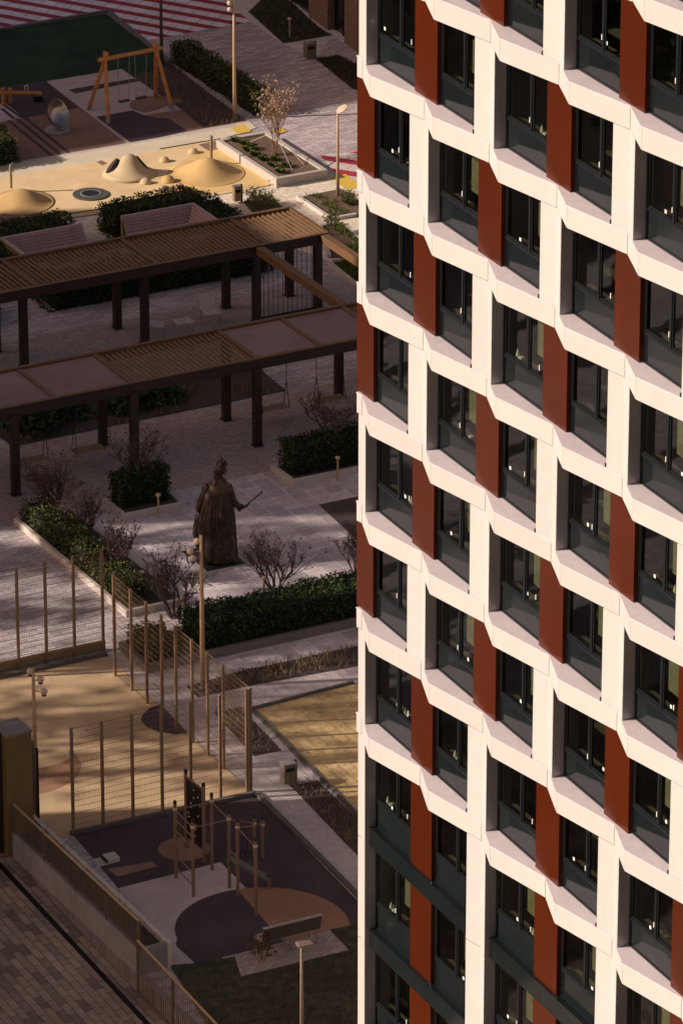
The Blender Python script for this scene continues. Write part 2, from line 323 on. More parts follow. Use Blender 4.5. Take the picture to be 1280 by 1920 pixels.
# sunlit concrete walk and cream play yard
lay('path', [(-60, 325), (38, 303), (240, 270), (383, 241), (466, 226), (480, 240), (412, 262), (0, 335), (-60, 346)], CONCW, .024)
lay('path', [(-60, 315), (0, 309), (240, 268.5), (440, 233), (446, 237), (240, 272), (0, 313), (-60, 322)], KERB, .026)
lay('rubber_surface', [(-60, 345), (0, 334), (413, 261), (516, 346), (375, 372), (0, 429), (-60, 440)], SANDR, .028)
lay('rubber_surface', [(416, 275), (516, 346), (380, 364), (327, 342), (320, 318), (360, 290)], YELR, .032)
for q in ([(181, 305), (190, 301), (201, 307), (192, 311)], [(372, 272), (412, 263), (428, 277), (392, 284)], [(-20, 405), (28, 398), (44, 409), (-20, 420)], [(30, 399), (66, 393), (85, 405), (50, 411)]):
    lay('rubber_surface', q, BROWN, .034)
MKL = MB()
for a, b in (((-60, 431), (375, 364.5)), ((300, 280), (413, 261))):
    A = G(*a); B = G(*b); MKL.bar((*A, .035), (*B, .035), .05, .03)
tag(MKL.build('kerb', mat('rubber joint', (.09, .06, .03))), kind='structure')
lay('pavement', [(-60, 442), (375, 372), (516, 346), (608, 318), (668, 352), (700, 372), (700, 520), (668, 530), (600, 480), (420, 430), (-60, 520)], PAV_W, .006)
lay('pavement', [(432, 240), (457, 233), (471, 247), (446, 252)], YELLOW, .030)
lay('pavement', [(509, 244), (528, 240), (537, 247), (520, 252)], YELLOW, .030)
lay('pavement', [(618, 333), (648, 326), (672, 345), (672, 353), (650, 355)], YELLOW, .012)
# beds right of the pergola
for i, q in enumerate(([(456, 380), (470, 366), (509, 367), (530, 389), (476, 402)], [(558.6, 370), (638, 354), (680, 382), (700, 405), (621, 412)], [(604, 426), (640, 421), (690, 462), (690, 484), (615, 484)], [(618, 495), (680, 480), (690, 545), (668, 530)])):
    lay('soil_bed', q, SOIL, .016)
kb = MB()
for a, b in (((558, 371), (621, 413)), ((621, 413), (668, 405)), ((600, 427), (617, 483)), ((600, 427), (642, 420)), ((617, 495), (672, 540))):
    A = G(*a); B = G(*b); kb.bar((*A, .06), (*B, .06), .14, .14)
tag(kb.build('kerb', KERB), kind='structure')
# pergola court paving, plaza slabs
def lu(name, u0, u1, va, vb, m, z): return lay(name, [P(u0, va), P(u1, va), P(u1, vb), P(u0, vb)], m, z, conv=False)
lu('pavement', 55, 92, -166.6, -163.2, PAV_F, .0125)
lu('pavement', 55, 92, -157.6, -151.6, PAV_F, .013)
lay('pavement', [(240, 870), (540, 820), (700, 795), (700, 1100), (470, 1115), (300, 1170), (270, 1160), (150, 1010), (110, 905)], PAV_S, .010)
# court, sand yard, workout
lay('rubber_surface', [(-60, 1272), (0, 1262), (200, 1228), (236, 1262), (472, 1488), (136, 1563), (75, 1585), (-60, 1620)], COURT, .008)
cc = G(28, 1440); rr = G(152, 1436)[0]-cc[0]
lay('rubber_surface', arc(cc[0], cc[1], rr, -100, 90, 40), COURTB, .012, conv=False)
lay('rubber_surface', [(30, 1372), (66, 1375), (105, 1388), (128, 1408), (132, 1422), (110, 1434), (75, 1441), (30, 1450)], COURT, .016)
lay('rubber_surface', [(301, 1321), (280, 1329), (266, 1342), (264, 1352), (275, 1364), (295, 1373), (325, 1378), (352, 1376)], PLUM, .016)
lay('path', [(200, 1226), (400, 1225), (430, 1240), (700, 1185), (700, 1305), (476, 1330), (700, 1590), (700, 1725), (478, 1488), (236, 1262)], PATHC, .008)
lay('path', [(395, 1235), (700, 1160), (700, 1200), (520, 1245), (440, 1258)], PAV_S, .011)
lay('soil_bed', [(350, 1288), (440, 1262), (700, 1205), (700, 1245), (466, 1287), (370, 1309)], SOILD, .014)
lay('soil_bed', [(400, 1337), (450, 1326), (528, 1408), (476, 1419)], SOILD, .014)
lay('soil_bed', [(544, 1474), (594, 1465), (700, 1562), (700, 1635), (645, 1580)], SOILD, .014)
lay('sand_yard', [(471, 1332), (660, 1283), (700, 1290), (700, 1560), (668, 1532)], SAND, .018)
kb = MB()
for a, b in (((471, 1332), (700, 1560)), ((471, 1332), (662, 1282))):
    A = G(*a); B = G(*b); kb.bar((*A, .04), (*B, .04), .10, .10)
for a, b in (((133, 1566), (480, 1490)), ((480, 1490), (700, 1712)), ((-60, 1285), (200, 1229))):
    A = G(*a); B = G(*b); kb.bar((*A, .04), (*B, .04), .14, .14)
tag(kb.build('kerb', mat('grey kerb', (.13, .115, .10), rough=.85, fine=.1)), kind='structure')
lay('rubber_surface', [(136, 1565), (478, 1492), (668, 1688), (700, 1720), (700, 1760), (600, 1760), (360, 1812), (318, 1812), (250, 1700)], PLUM, .010)
z5 = lambda L: [(x/1.9104, 1440+y/1.9104) for x, y in L]
lay('rubber_surface', z5([(425, 433), (790, 340), (885, 437), (780, 480), (640, 560), (630, 640), (700, 705), (610, 724), (480, 520)]), PALE, .014)
ex, ey = G(345, 1593); er = (G(395, 1593)[0]-G(297, 1593)[0])/2
lay('rubber_surface', arc(ex, ey, er, 0, 360, 48), BROWN, .014, conv=False)
dx_, dy_ = G(492, 1741); dr = (G(657, 1741)[0]-G(328, 1741)[0])/2
ln = atan2(G(550, 1758)[1]-G(466, 1669)[1], G(550, 1758)[0]-G(466, 1669)[0])*180/pi
lay('rubber_surface', arc(dx_, dy_, dr, 108, 298, 48), PLUM, .018, conv=False)
lay('rubber_surface', arc(dx_, dy_, dr, 298-360, 108, 48), COURTB, .018, conv=False)
for q in ([(385, 365), (545, 338), (563, 355), (420, 392)], [(330, 330), (405, 310), (432, 336), (350, 358)]):
    lay('rubber_surface', z5(q), BROWN if q[0][0] > 380 else PALE, .014)
lay('path', z5([(795, 683), (1180, 585), (1250, 655), (865, 750)]), PAV_F, .024)
lay('lawn', [(318, 1812), (365, 1808), (440, 1796), (452, 1834), (654, 1783), (618, 1745), (657, 1737), (700, 1700), (700, 2100), (500, 2100)], LAWN, .026)
lay('soil_bed', [(-30, 828), (0, 820), (22, 838), (537, 733), (485, 690), (0, 770), (-30, 780)], SOILD, .014)
lay('soil_bed', [(597, 947), (700, 925), (700, 1040), (668, 1012)], SOILD, .015)
# ================================================================ LEAVES, HEDGES, GRASS
def leafquad(mb, p, s, r, elong=1.6):
    d = Vec((r.gauss(0, 1), r.gauss(0, 1), r.gauss(0, 1))).normalized(); e = d.cross(Vec((r.gauss(0, 1), r.gauss(0, 1), r.gauss(0, 1)))).normalized()
    a = d*s*elong/2; b = e*s/2; p = Vec(p); mb.add([p-a, p+b, p+a, p-b], [(0, 1, 2, 3)])
def hedge(poly, h, label, m=HLEAF, dens=260, ls=.062, seed=1, z0=0., cat='hedge', name='hedge', rough=.09):
    r = random.Random(seed); cx = sum(p[0] for p in poly)/len(poly); cy = sum(p[1] for p in poly)/len(poly)
    t = thing(name, label, cat, (cx, cy, 0))
    inner = [(cx+(x-cx)*.93, cy+(y-cy)*.93) for x, y in poly]
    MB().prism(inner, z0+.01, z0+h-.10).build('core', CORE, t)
    mb = MB(); n = len(poly)
    def jit(p):
        b = mnoise.noise(Vec(p)*1.3)*rough*1.6; return (p[0]+r.gauss(0, rough*.45)+b*.5, p[1]+r.gauss(0, rough*.45)+b*.5, max(z0+.02, p[2]+r.gauss(0, rough*.45)+b))
    for i in range(n):
        a, b = poly[i], poly[(i+1) % n]; L = math.dist(a, b)
        for _ in range(int(L*h*dens)):
            t_ = r.random(); z = z0+h*r.random(); leafquad(mb, jit((a[0]+(b[0]-a[0])*t_, a[1]+(b[1]-a[1])*t_, z)), ls*r.uniform(.6, 1.35), r)
    tri = [(0, i, i+1) for i in range(1, n-1)]
    for ia, ib, ic in tri:
        A, B, C = (Vec((*poly[k], 0)) for k in (ia, ib, ic)); area = (B-A).cross(C-A).length/2
        for _ in range(int(area*dens*1.2)):
            s, q = r.random(), r.random()
            if s+q > 1: s, q = 1-s, 1-q
            p = A+(B-A)*s+(C-A)*q; leafquad(mb, jit((p.x, p.y, z0+h)), ls*r.uniform(.6, 1.35), r)
    mb.build('foliage', m, t); return t
def ubox(u0, u1, va, vb): return [P(u0, va), P(u1, va), P(u1, vb), P(u0, vb)]
def inpoly(p, poly):
    c = False; n = len(poly)
    for i in range(n):
        (x0, y0), (x1, y1) = poly[i], poly[i-1]
        if (y0 > p[1]) != (y1 > p[1]) and p[0] < (x1-x0)*(p[1]-y0)/(y1-y0)+x0: c = not c
    return c
def grass(poly, n, m, hmin, hmax, seed, name='grass', w=.012, clump=0., label=None, spread=.35):
    r = random.Random(seed); mb = MB(); xs = [p[0] for p in poly]; ys = [p[1] for p in poly]; k = 0; g = 0
    while k < n and g < n*20:
        g += 1; x = r.uniform(min(xs), max(xs)); y = r.uniform(min(ys), max(ys))
        if not inpoly((x, y), poly): continue
        if clump and mnoise.noise(Vec((x*clump, y*clump, seed))) < .02: continue
        k += 1; h = r.uniform(hmin, hmax); a = r.uniform(0, 2*pi); dx, dy = cos(a)*w, sin(a)*w; lx, ly = r.gauss(0, spread)*h, r.gauss(0, spread)*h
        mb.add([(x-dx, y-dy, .0), (x+dx, y+dy, .0), (x+lx*.5+dx*.7, y+ly*.5+dy*.7, h*.6), (x+lx, y+ly, h)], [(0, 1, 2, 3)])
    return tag(mb.build(name, m), label, None, None, 'stuff')
def tuft(loc, r0, h, m, label, seed, n=160, group=None):
    r = random.Random(seed); t = MB()
    for _ in range(n):
        a = r.uniform(0, 2*pi); q = r.random()*r0*.3; x = cos(a)*q; y = sin(a)*q; b = r.uniform(0, 2*pi); hh = h*r.uniform(.5, 1); ln_ = r.uniform(.3, 1)*r0
        px, py = cos(b+pi/2)*.008, sin(b+pi/2)*.008
        t.add([(x-px, y-py, 0), (x+px, y+py, 0), (x+cos(a)*ln_*.5+px, y+sin(a)*ln_*.5+py, hh*.8), (x+cos(a)*ln_, y+sin(a)*ln_, hh*r.uniform(.5, 1))], [(0, 1, 2, 3)])
    o = t.build('grass_tuft', m); o.location = (*loc, .02); return tag(o, label, 'grass tuft', group)
def tree(base, h, spread, label, seed, stems=5, leaf=BUD, bark=BARK, nl=500, ls=.05, fork=.25, name='young_tree', cat='tree', z0=0, lean=(0, 0), r0=.028, up=1.):
    r = random.Random(seed); t = thing(name, label, cat, (*base, z0)); tr = MB(); lf = MB(); tips = []
    def grow(p, d, L, rad, lev):
        pts = [p]; q = Vec(p); n = 3
        for i in range(n):
            d = (d+Vec((r.gauss(0, .13), r.gauss(0, .13), .10*up+r.gauss(0, .05)))).normalized(); q = q+d*L/n; pts.append(Vec(q))
        rs = [rad*(1-.5*i/n) for i in range(n+1)]; tr.path(pts, rs, 5 if lev < 2 else 4, cap=False)
        if lev >= 2:
            for s_ in pts[1:]: tips.append(Vec(s_))
            for i in range(n):
                tips.append((pts[i]+pts[i+1])/2)
        if lev < 4:
            for k in range(3 if lev < 3 else 2):
                s_ = pts[r.choice((1, 2, 3)) if lev else r.choice((2, 3))]; a = r.uniform(0, 2*pi); e_ = r.uniform(.35, .8)
                nd = (d+Vec((cos(a), sin(a), .1))*e_).normalized(); grow(s_, nd, L*r.uniform(.55, .8), rad*.56, lev+1)
    for s in range(stems):
        a = 2*pi*s/stems+r.uniform(-.4, .4); sp = spread/h*r.uniform(.35, 1.0) if stems > 1 else .1
        d = Vec((cos(a)*sp+lean[0], sin(a)*sp+lean[1], 1)).normalized(); p = Vec((cos(a)*.05, sin(a)*.05, -.05))
        if fork > .3: tr.path([p, p*1+Vec((0, 0, fork))], [r0*1.3, r0], 6, cap=False); p = p+Vec((0, 0, fork))
        grow(p, d, (h-fork)*.40, r0, 0)
    zz_ = sorted(p.z for p in tips); xx_ = sorted(max(abs(p.x), abs(p.y)) for p in tips); mz = zz_[int(len(zz_)*.97)]; ox = max(.01, xx_[int(len(xx_)*.90)]); k = h/mz; kx = spread/ox
    for mb in (tr,): mb.v = [(x*kx, y*kx, z*k) for x, y, z in mb.v]
    for _ in range(nl):
        p = r.choice(tips); p = Vec((p.x*kx, p.y*kx, p.z*k))
        leafquad(lf, p+Vec((r.gauss(0, .03), r.gauss(0, .03), r.gauss(0, .03))), ls*r.uniform(.6, 1.5), r, 1.8)
    tr.build('trunk', bark, t, local=True); lf.build('crown', leaf, t, local=True); return t
# hedges
h0 = GUV(318, 112); h1 = GUV(452, 222)
hedge(ubox(h0[0]-.1, h0[0]+.75, h0[1]+.2, h1[1]), .92, 'tall clipped hedge along the far dark paving, behind the wooden swing', HLEAF2, seed=2)
a = GUV(33, 302); hedge(ubox(a[0]-3, a[0], a[1]-1.4, a[1]+.2), 1.0, 'small olive hedge block at the end of the brown rubber stripes', HLEAF2, seed=3)
# hedges behind the two seating benches
b0 = GUV(8, 447, 1.0); b1 = GUV(155, 420, 1.0); b2 = GUV(228, 405, 1.0); b3 = GUV(402, 412, 1.0)
vb = -174.0
hedge(ubox(b0[0]-3.0, b1[0]-.15, vb-1.75, vb-.30), 1.05, 'dark hedge behind the left slatted bench, sunlit along its top', HLEAF2, seed=4)
hedge(ubox(b0[0]-3.0, b0[0]-.25, vb-.30, vb+2.6), .85, 'hedge return wrapping the left end of the left slatted bench', HLEAF, seed=5)
hedge(ubox(b2[0]-.25, b3[0]+.9, vb-1.55, vb-.30), 1.1, 'dark hedge behind the right slatted bench beside the cream play yard', HLEAF2, seed=6)
hedge(ubox(b3[0]+.25, b3[0]+1.2, vb-.30, vb+2.0), 1.05, 'short hedge at the right end of the right slatted bench', HLEAF, seed=7)
c0 = GUV(94, 587); c1 = GUV(515, 506)
hedge(ubox(c0[0], c1[0], c0[1]-1.7, c0[1]-.05), .95, 'long dark hedge seen under the rear pergola roof', HLEAF, seed=8)
hedge(ubox(c0[0]-7, c0[0]-2.0, c0[1]-1.7, c0[1]+.1), .9, 'hedge end cut off by the left picture edge under the rear pergola', HLEAF, seed=9, dens=200)
# diagonal planter, left
def rim(poly, h, w, label, z0=0., mtl=KERB, soil=SOILD, fill=None):
    cx = sum(p[0] for p in poly)/len(poly); cy = sum(p[1] for p in poly)/len(poly)
    t = thing('planter', label, 'planter', (cx, cy, 0)); n = len(poly)
    a = sum(poly[i][0]*poly[(i+1) % n][1]-poly[(i+1) % n][0]*poly[i][1] for i in range(n))
    if a < 0: poly = poly[::-1]
    inn = []
    for i in range(n):
        p0, p1, p2 = Vec(poly[i-1]), Vec(poly[i]), Vec(poly[(i+1) % n]); e0 = (p1-p0).normalized(); e1 = (p2-p1).normalized()
        n0 = Vec((-e0.y, e0.x)); n1 = Vec((-e1.y, e1.x)); b = (n0+n1); b = b/max(.3, b.dot(n0)); inn.append(tuple(p1+b*w))
    mb = MB(); vs2 = [(x, y, z0) for x, y in poly]+[(x, y, h) for x, y in poly]+[(x, y, h) for x, y in inn]+[(x, y, z0) for x, y in inn]; fs = []
    for i in range(n):
        j = (i+1) % n; fs += [(i, j, n+j, n+i), (n+i, n+j, 2*n+j, 2*n+i), (2*n+i, 2*n+j, 3*n+j, 3*n+i)]
    mb.add(vs2, fs).build('rim', mtl, t, bevel=.012)
    MB().sheet([tuple(p) for p in inn], h-.07 if fill is None else fill).build('soil', soil, t); return t, inn
la = GUV(26, 982); lb = GUV(213, 1163)
rim(ubox(la[0], la[0]+2.1, la[1], lb[1]), .22, .14, 'long low planter of the diagonal hedge left of the statue')
hedge(ubox(la[0]+.25, la[0]+1.1, la[1]+.1, lb[1]-.6), .78, 'long diagonal hedge left of the statue', HLEAF2, seed=10, z0=.1)
pa = [GUV(191, 945)[0], GUV(352, 950)[0], GUV(192, 945)[1], GUV(233, 977)[1]]
pA, _ = rim([P(pa[0], pa[2]), P(pa[1]-.1, pa[2]), P(pa[1]-.1, pa[3]), P(pa[0], pa[3])], .22, .16, 'raised square planter with hedge block left behind the statue')
hedge(ubox(pa[0]+.25, pa[1]-.4, pa[2]+.1, pa[2]+1.0), 1.15, 'dark hedge block inside the square planter behind the statue', HLEAF, seed=11, z0=.1)
pb = [GUV(506, 882)[0], GUV(506, 882)[1], GUV(547, 913)[1]]
rim([P(pb[0], pb[1]), P(pb[0]+5.5, pb[1]), P(pb[0]+5.5, pb[2]), P(pb[0], pb[2])], .22, .16, 'raised planter at the foot of the white building right of the statue')
hedge(ubox(pb[0]+.25, pb[0]+5.2, pb[1]+.12, pb[1]+1.15), 1.1, 'hedge block in the planter beside the white building right of the statue', HLEAF, seed=12, z0=.1)
pc = [GUV(398, 1236)[0], GUV(398, 1236)[1]]
rim([P(pc[0]-2.3, pc[1]-2.0), P(pc[0]+6.5, pc[1]-2.0), P(pc[0]+6.5, pc[1]), P(pc[0]-2.3, pc[1])], .28, .16, 'long planter wall in front of the statue plaza', mtl=mat('grey planter concrete', (.21, .18, .155), rough=.85, var=.1, fine=.1))
hedge(ubox(pc[0]-.35, pc[0]+6.2, pc[1]-1.75, pc[1]-.35), 1.05, 'long clipped hedge in front of the statue plaza', HLEAF, seed=13, z0=.1, dens=280)
hedge(ubox(pc[0]-2.1, pc[0]-.95, pc[1]-1.75, pc[1]-.3), .75, 'short olive hedge seen through the court fence beside the long hedge', HLEAF2, seed=14, z0=.1)
# ================================================================ BUILDING RIGHT (white staggered facade)
FA = R(64.21713878); FW = 3.42392808; FX, FY = .70232825, 126.97562123; ZB = CH-43.65748; HS = .56; J0 = -1.30; DJ = .43
bld = thing('apartment_building', 'tall white apartment building with staggered sawtooth balconies of rust red panels and dark windows', 'building', (FX, FY, 0), -FA)
def F(p, y): return (FX+p*cos(FA)+y*sin(FA), FY-p*sin(FA)+y*cos(FA))      # local -> world
def vis(p, y, z, mg=60):
    x, yy = F(p, y); sx, sy = SP(x, yy, z); return -mg < sx < 1280+mg and -mg < sy < 1920+mg
KN = 9; JR = range(-9, 5)
def zb(j): return ZB+3.0*j
XL = J0-.22
def fy(p):      # front y at p on the sawtooth
    k = floor((p-J0)/FW); t = p-J0-k*FW
    if t < 1.30: return DJ*(1-t/1.30)
    return DJ*(t-1.30)/(FW-1.30)
for j in range(-6, 5):
    mb = MB(); sl_ = MB(); z0 = zb(j); z1 = z0+HS
    for k in range(-1, KN):
        J = J0+k*FW
        if k >= 0:
            mb.prism([(J+.012, fy(J)-.002), (J+1.296, .003), (J+1.296, .72), (J+.012, .72)], z0, z1-.035)
        a = max(J+1.306, XL); yb = fy(a+1e-4) if k < 0 else .003
        mb.prism([(a, yb), (J+FW-.012, DJ-.003), (J+FW-.012, .72), (a, .72)], z0, z1-.035)
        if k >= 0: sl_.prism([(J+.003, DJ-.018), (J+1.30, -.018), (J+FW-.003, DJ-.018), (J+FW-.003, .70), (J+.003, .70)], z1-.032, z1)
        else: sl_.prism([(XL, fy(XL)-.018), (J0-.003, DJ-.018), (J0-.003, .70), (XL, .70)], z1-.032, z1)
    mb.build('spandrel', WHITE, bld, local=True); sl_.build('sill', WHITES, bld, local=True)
    MB().prism([(XL+.05, DJ+.1), (J0+KN*FW, DJ+.1), (J0+KN*FW, .74), (XL+.05, .74)], z0+.01, z1-.04).build('spandrel_backing', JOINT, bld, local=True)
for j in (-9, -8, -7):      # dark flat bands of the lowest floors
    z0 = zb(j); mb = MB()
    for k in range(0, KN, 2):
        J = J0+k*FW; ww = 2*FW-1.16
        mb.prism([(J+.60, .40), (J+.60+ww/2-.2, .40), (J+.60+ww/2-.2, .72), (J+.60, .72)], z0, z0+HS-.03)
        mb.prism([(J+.61+ww/2-.2, .40), (J+.58+ww-.02, .40), (J+.58+ww-.02, .72), (J+.61+ww/2-.2, .72)], z0, z0+HS-.03)
        mb.prism([(J+.59, .37), (J+.58+ww-.01, .37), (J+.58+ww-.01, .72), (J+.59, .72)], z0+HS-.027, z0+HS)
    mb.build('dark_band', ANTHP, bld, local=True)
rw = random.Random(5); nwin = 0
for j in range(-10, 4):
    low = j <= -7; zt = zb(j)+HS if j > -10 else .0; ztop = zb(j+1)
    for k in range(0, KN):
        J = J0+k*FW; pier = (k % 2 == 0) if low else ((k+j) % 2 == 0)
        if not (vis(J, .4, zt, 130) or vis(J, .4, ztop, 130)): 
            if not low: continue
        if pier:
            lz0, lz1 = (zt-HS-.0 if low and j > -10 else zt, ztop-.020)
            xl = J-.58 if k else J-.15
            zz0 = zt+.008 if not low else (zb(j)+.004 if j > -10 else 0)
            MB().prism([(xl, fy(xl)+.004), (J, DJ+.004), (J+.572, fy(J+.572)+.004), (J+.572, .74), (xl, .74)], zz0, lz1).build('pier', WHITE, bld, local=True)
            MB().prism([(J+.573, fy(J+.572)+.012), (J+.583, fy(J+.572)+.012), (J+.583, .60), (J+.573, .60)], zz0, ztop-.003).build('side_panel', JAMB, bld, local=True)
            if not low and k: MB().box((J-.60, fy(J-.60)+.0, zt+.05), (.03, .03, .10)).build('drip_spout', BLACK, bld, local=True)
        else:
            xl = J-.6 if k else J-.36
            MB().prism([(xl, .455), (J+.6, .455), (J+.6, .74), (xl, .74)], zt+.002, ztop-.004).build('red_panel', RED, bld, local=True, bevel=.006)
for j in range(-10, 4):
    low = j <= -7; zt = zb(j)+HS if j > -10 else 0.0; ztop = zb(j+1)
    for k in range(0, KN):
        a = J0+k*FW+.585; b = J0+(k+1)*FW-.585
        if not (vis((a+b)/2, .55, zt+.3) or vis((a+b)/2, .55, ztop-.3) or vis(a, .5, zt) or vis(b, .5, ztop)): continue
        nwin += 1; y0 = .555; fr = MB(); H1 = zt+.72
        def fb(x0, x1, za, zb_, ya=y0, yb_=y0+.07): fr.prism([(x0, ya), (x1, ya), (x1, yb_), (x0, yb_)], za, zb_)
        m_ = a+1.27
        fb(a, a+.07, zt, ztop); fb(b-.07, b, zt, ztop); fb(a+.07, b-.07, ztop-.07, ztop-.001); fb(a+.07, b-.07, zt+.001, zt+.05); fb(a+.07, b-.07, H1, H1+.075, y0-.012)
        fb(m_-.045, m_+.045, H1+.075, ztop-.07, y0-.01)
        for xa, xb in ((a+.07, m_-.045), (m_+.045, b-.07)):      # sash frames
            z_a, z_b = H1+.075, ztop-.07
            fb(xa, xa+.05, z_a, z_b, y0+.015); fb(xb-.05, xb, z_a, z_b, y0+.015); fb(xa+.05, xb-.05, z_a, z_a+.05, y0+.015); fb(xa+.05, xb-.05, z_b-.05, z_b, y0+.015)
        w = fr.build('window', ANTH, bld, local=True)
        MB().prism([(a+.07, y0+.02), (b-.07, y0+.02), (b-.07, y0+.05), (a+.07, y0+.05)], zt+.05, H1).build('lower_panel', ANTHP, w, local=True)
        for xa, xb in ((a+.12, m_-.095), (m_+.095, b-.12)):
            op = (xa > m_ and rw.random() < .05)
            MB().add([(xa-.01, y0+.04, H1+.11), (xb+.01, y0+.04, H1+.11), (xb+.01, y0+.04, ztop-.11), (xa-.01, y0+.04, ztop-.11)], [(0, 1, 2, 3)]).build('pane', GLASS, w, local=True)
        hx = m_-.03 if rw.random() < .5 else b-.35      # white handles and stickers
        MB().box((hx, y0-.016, H1+.32+rw.random()*.1), (.028, .02, .13)).build('handle', SLATE, w, local=True)
        if rw.random() < .55:
            q = rw.uniform(a+.3, b-.3); MB().box((q, y0+.036, H1+.18+rw.random()*.12), (.085, .005, .085)).build('sticker', SLATE, w, local=True)
        if rw.random() < .3:
            q = rw.uniform(a+.3, b-.5); it = MB(); it.lathe((q, y0+.16, H1+.08), [(.035, 0), (.05, .05), (.03, .13), (.015, .2)], 8)
            it.box((q+.16, y0+.17, H1+.11), (.14, .09, .06)); it.build('windowsill_object', SLATE, w, local=True)
print('windows', nwin)
patch = MB(); rq = random.Random(11)  # pale boxes added to stand for light patches showing in the panes
for j in range(-10, 4):
    for k in range(0, KN):
        if k < 1 and j > -3 or rq.random() < .35: continue
        a = J0+k*FW; z = (zb(j)+HS if j > -10 else 0); o_ = rq.uniform(-.08, .08)
        patch.prism([(a+1.35+o_, 1.05), (a+2.62+o_, 1.05), (a+2.62+o_, 1.5), (a+1.35+o_, 1.5)], z+.95, z+1.80)
        for q in range(3): patch.prism([(a+1.75+o_+.15*q, 1.0), (a+2.75+o_, 1.0), (a+2.75+o_, 1.4), (a+1.75+o_+.15*q, 1.4)], z+.55+.13*q, z+.60+.13*q)
patch.build('light_patch', mat('pale cabinet', (.20, .19, .115), rough=.8), bld, local=True)
# rooms behind the glass
slab = MB(); wal = MB(); sb = MB()
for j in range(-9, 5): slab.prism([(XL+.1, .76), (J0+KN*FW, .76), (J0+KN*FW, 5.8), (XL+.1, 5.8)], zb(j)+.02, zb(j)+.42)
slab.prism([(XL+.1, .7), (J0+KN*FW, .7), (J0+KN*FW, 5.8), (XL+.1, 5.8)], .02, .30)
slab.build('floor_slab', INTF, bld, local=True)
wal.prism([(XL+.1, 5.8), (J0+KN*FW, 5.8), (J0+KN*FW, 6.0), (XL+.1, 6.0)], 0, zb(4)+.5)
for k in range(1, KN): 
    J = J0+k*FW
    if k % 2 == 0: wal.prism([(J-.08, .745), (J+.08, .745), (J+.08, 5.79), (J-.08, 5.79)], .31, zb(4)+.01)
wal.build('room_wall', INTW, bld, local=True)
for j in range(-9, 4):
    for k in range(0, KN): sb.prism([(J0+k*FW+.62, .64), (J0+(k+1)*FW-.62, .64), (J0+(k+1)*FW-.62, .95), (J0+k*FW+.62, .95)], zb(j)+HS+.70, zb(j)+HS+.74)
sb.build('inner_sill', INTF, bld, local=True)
MB().prism([(XL, .76), (XL+.09, .76), (XL+.09, 16), (XL, 16)], 0, zb(5)).build('end_wall', WHITE, bld, local=True)
MB().prism([(XL+.1, 6.01), (J0+KN*FW, 6.01), (J0+KN*FW, 16), (XL+.1, 16)], 0, zb(5)).build('core_wall', mat('render wall', (.5, .46, .42)), bld, local=True)
MB().prism([(XL+.1, .5), (J0+KN*FW, .5), (J0+KN*FW, 6.0), (XL+.1, 6.0)], zb(4)+.6, zb(5)).build('upper_storeys', mat('render wall', (.5, .46, .42)), bld, local=True)
# ================================================================ PERGOLA
ZR = 3.2
pg = thing('pergola', 'large dark brown steel pergola with two long louvred roofs and a cross beam', 'pergola', (*P(78, -160), 0))
def pb_(u0, va, u1, vb_, z, w, h, name='beam', m=LOUV):
    A = P(u0, va); B = P(u1, vb_); return MB().bar((*A, z), (*B, z), w, h).build(name, m, pg, bevel=.01)
for u, v in [(69.8, -164.25), (74.58, -164.25), (79.35, -164.25), (83.85, -164.25), (86.35, -164.25), (69.6, -166.0), (74.3, -166.0), (79.1, -166.0), (83.5, -166.0), (86.1, -166.0),
             (64.8, -153.82), (69.42, -153.82), (73.85, -153.82), (78.52, -153.82), (83.1, -153.82), (64.6, -156.4), (69.2, -156.4), (73.9, -156.4), (78.64, -156.4), (83.05, -156.4), (86.1, -153.82)]:
    x, y = P(u, v); MB().box((x, y, (ZR-.3)/2), (.26, .26, ZR-.3), GA).box((x, y, .02), (.34, .34, .04), GA).build('post', DSTEEL, pg)
for (va, vb_, u0, u1, divs, kinds, nm) in ((-163.62, -166.62, 62, 86.45, [62, 67.6, 72.7, 74.9, 79.6, 84.0, 86.45], 'LLLLLL', 1), (-153.87, -156.93, 60, 92, [60, 62.5, 65.6, 68.6, 71.0, 73.85, 78.6, 81.05, 83.45, 86.5, 92], 'PPLPPLPPLL', 2)):
    for v in (va, vb_):
        pb_(u0, v, u1, v, ZR-.19, .13, .38, 'edge_beam', DSTEEL if v == va else LOUV); pb_(u0, v, u1, v, ZR+.012, .17, .024, 'beam_cap', LOUV)
    for i in range(len(divs)):
        pb_(divs[i], va-.08, divs[i], vb_+.08, ZR-.12, .16, .24, 'cross_rafter', LOUV)
    for i, kd in enumerate(kinds):
        a, b = divs[i]+.1, divs[i+1]-.1
        if kd == 'L':
            mb = MB(); n = int((b-a)/.19)
            for q in range(n):
                u = a+(q+.5)*(b-a)/n; A = Vec((*P(u, va-.09), ZR-.07)); B = Vec((*P(u, vb_+.09), ZR-.07))
                # tilted blade
                d = Vec((UX, UY, 0)); w = .042
                t0 = d*w+Vec((0, 0, .022)); mb.add([A-t0, A+t0, B+t0, B-t0, A-t0+Vec((0, 0, -.03)), A+t0+Vec((0, 0, -.03)), B+t0+Vec((0, 0, -.03)), B-t0+Vec((0, 0, -.03))], [(0, 1, 2, 3), (4, 7, 6, 5), (0, 4, 5, 1), (3, 2, 6, 7), (1, 5, 6, 2), (0, 3, 7, 4)])
            mb.build('louvre_panel', LOUV, pg)
            A, B = P(a, 0), P(b, 0)
        else:
            MB().prism([P(a, va-.1), P(b, va-.1), P(b, vb_+.1), P(a, vb_+.1)], ZR-.10, ZR-.05).build('solid_panel', MAUVE, pg)
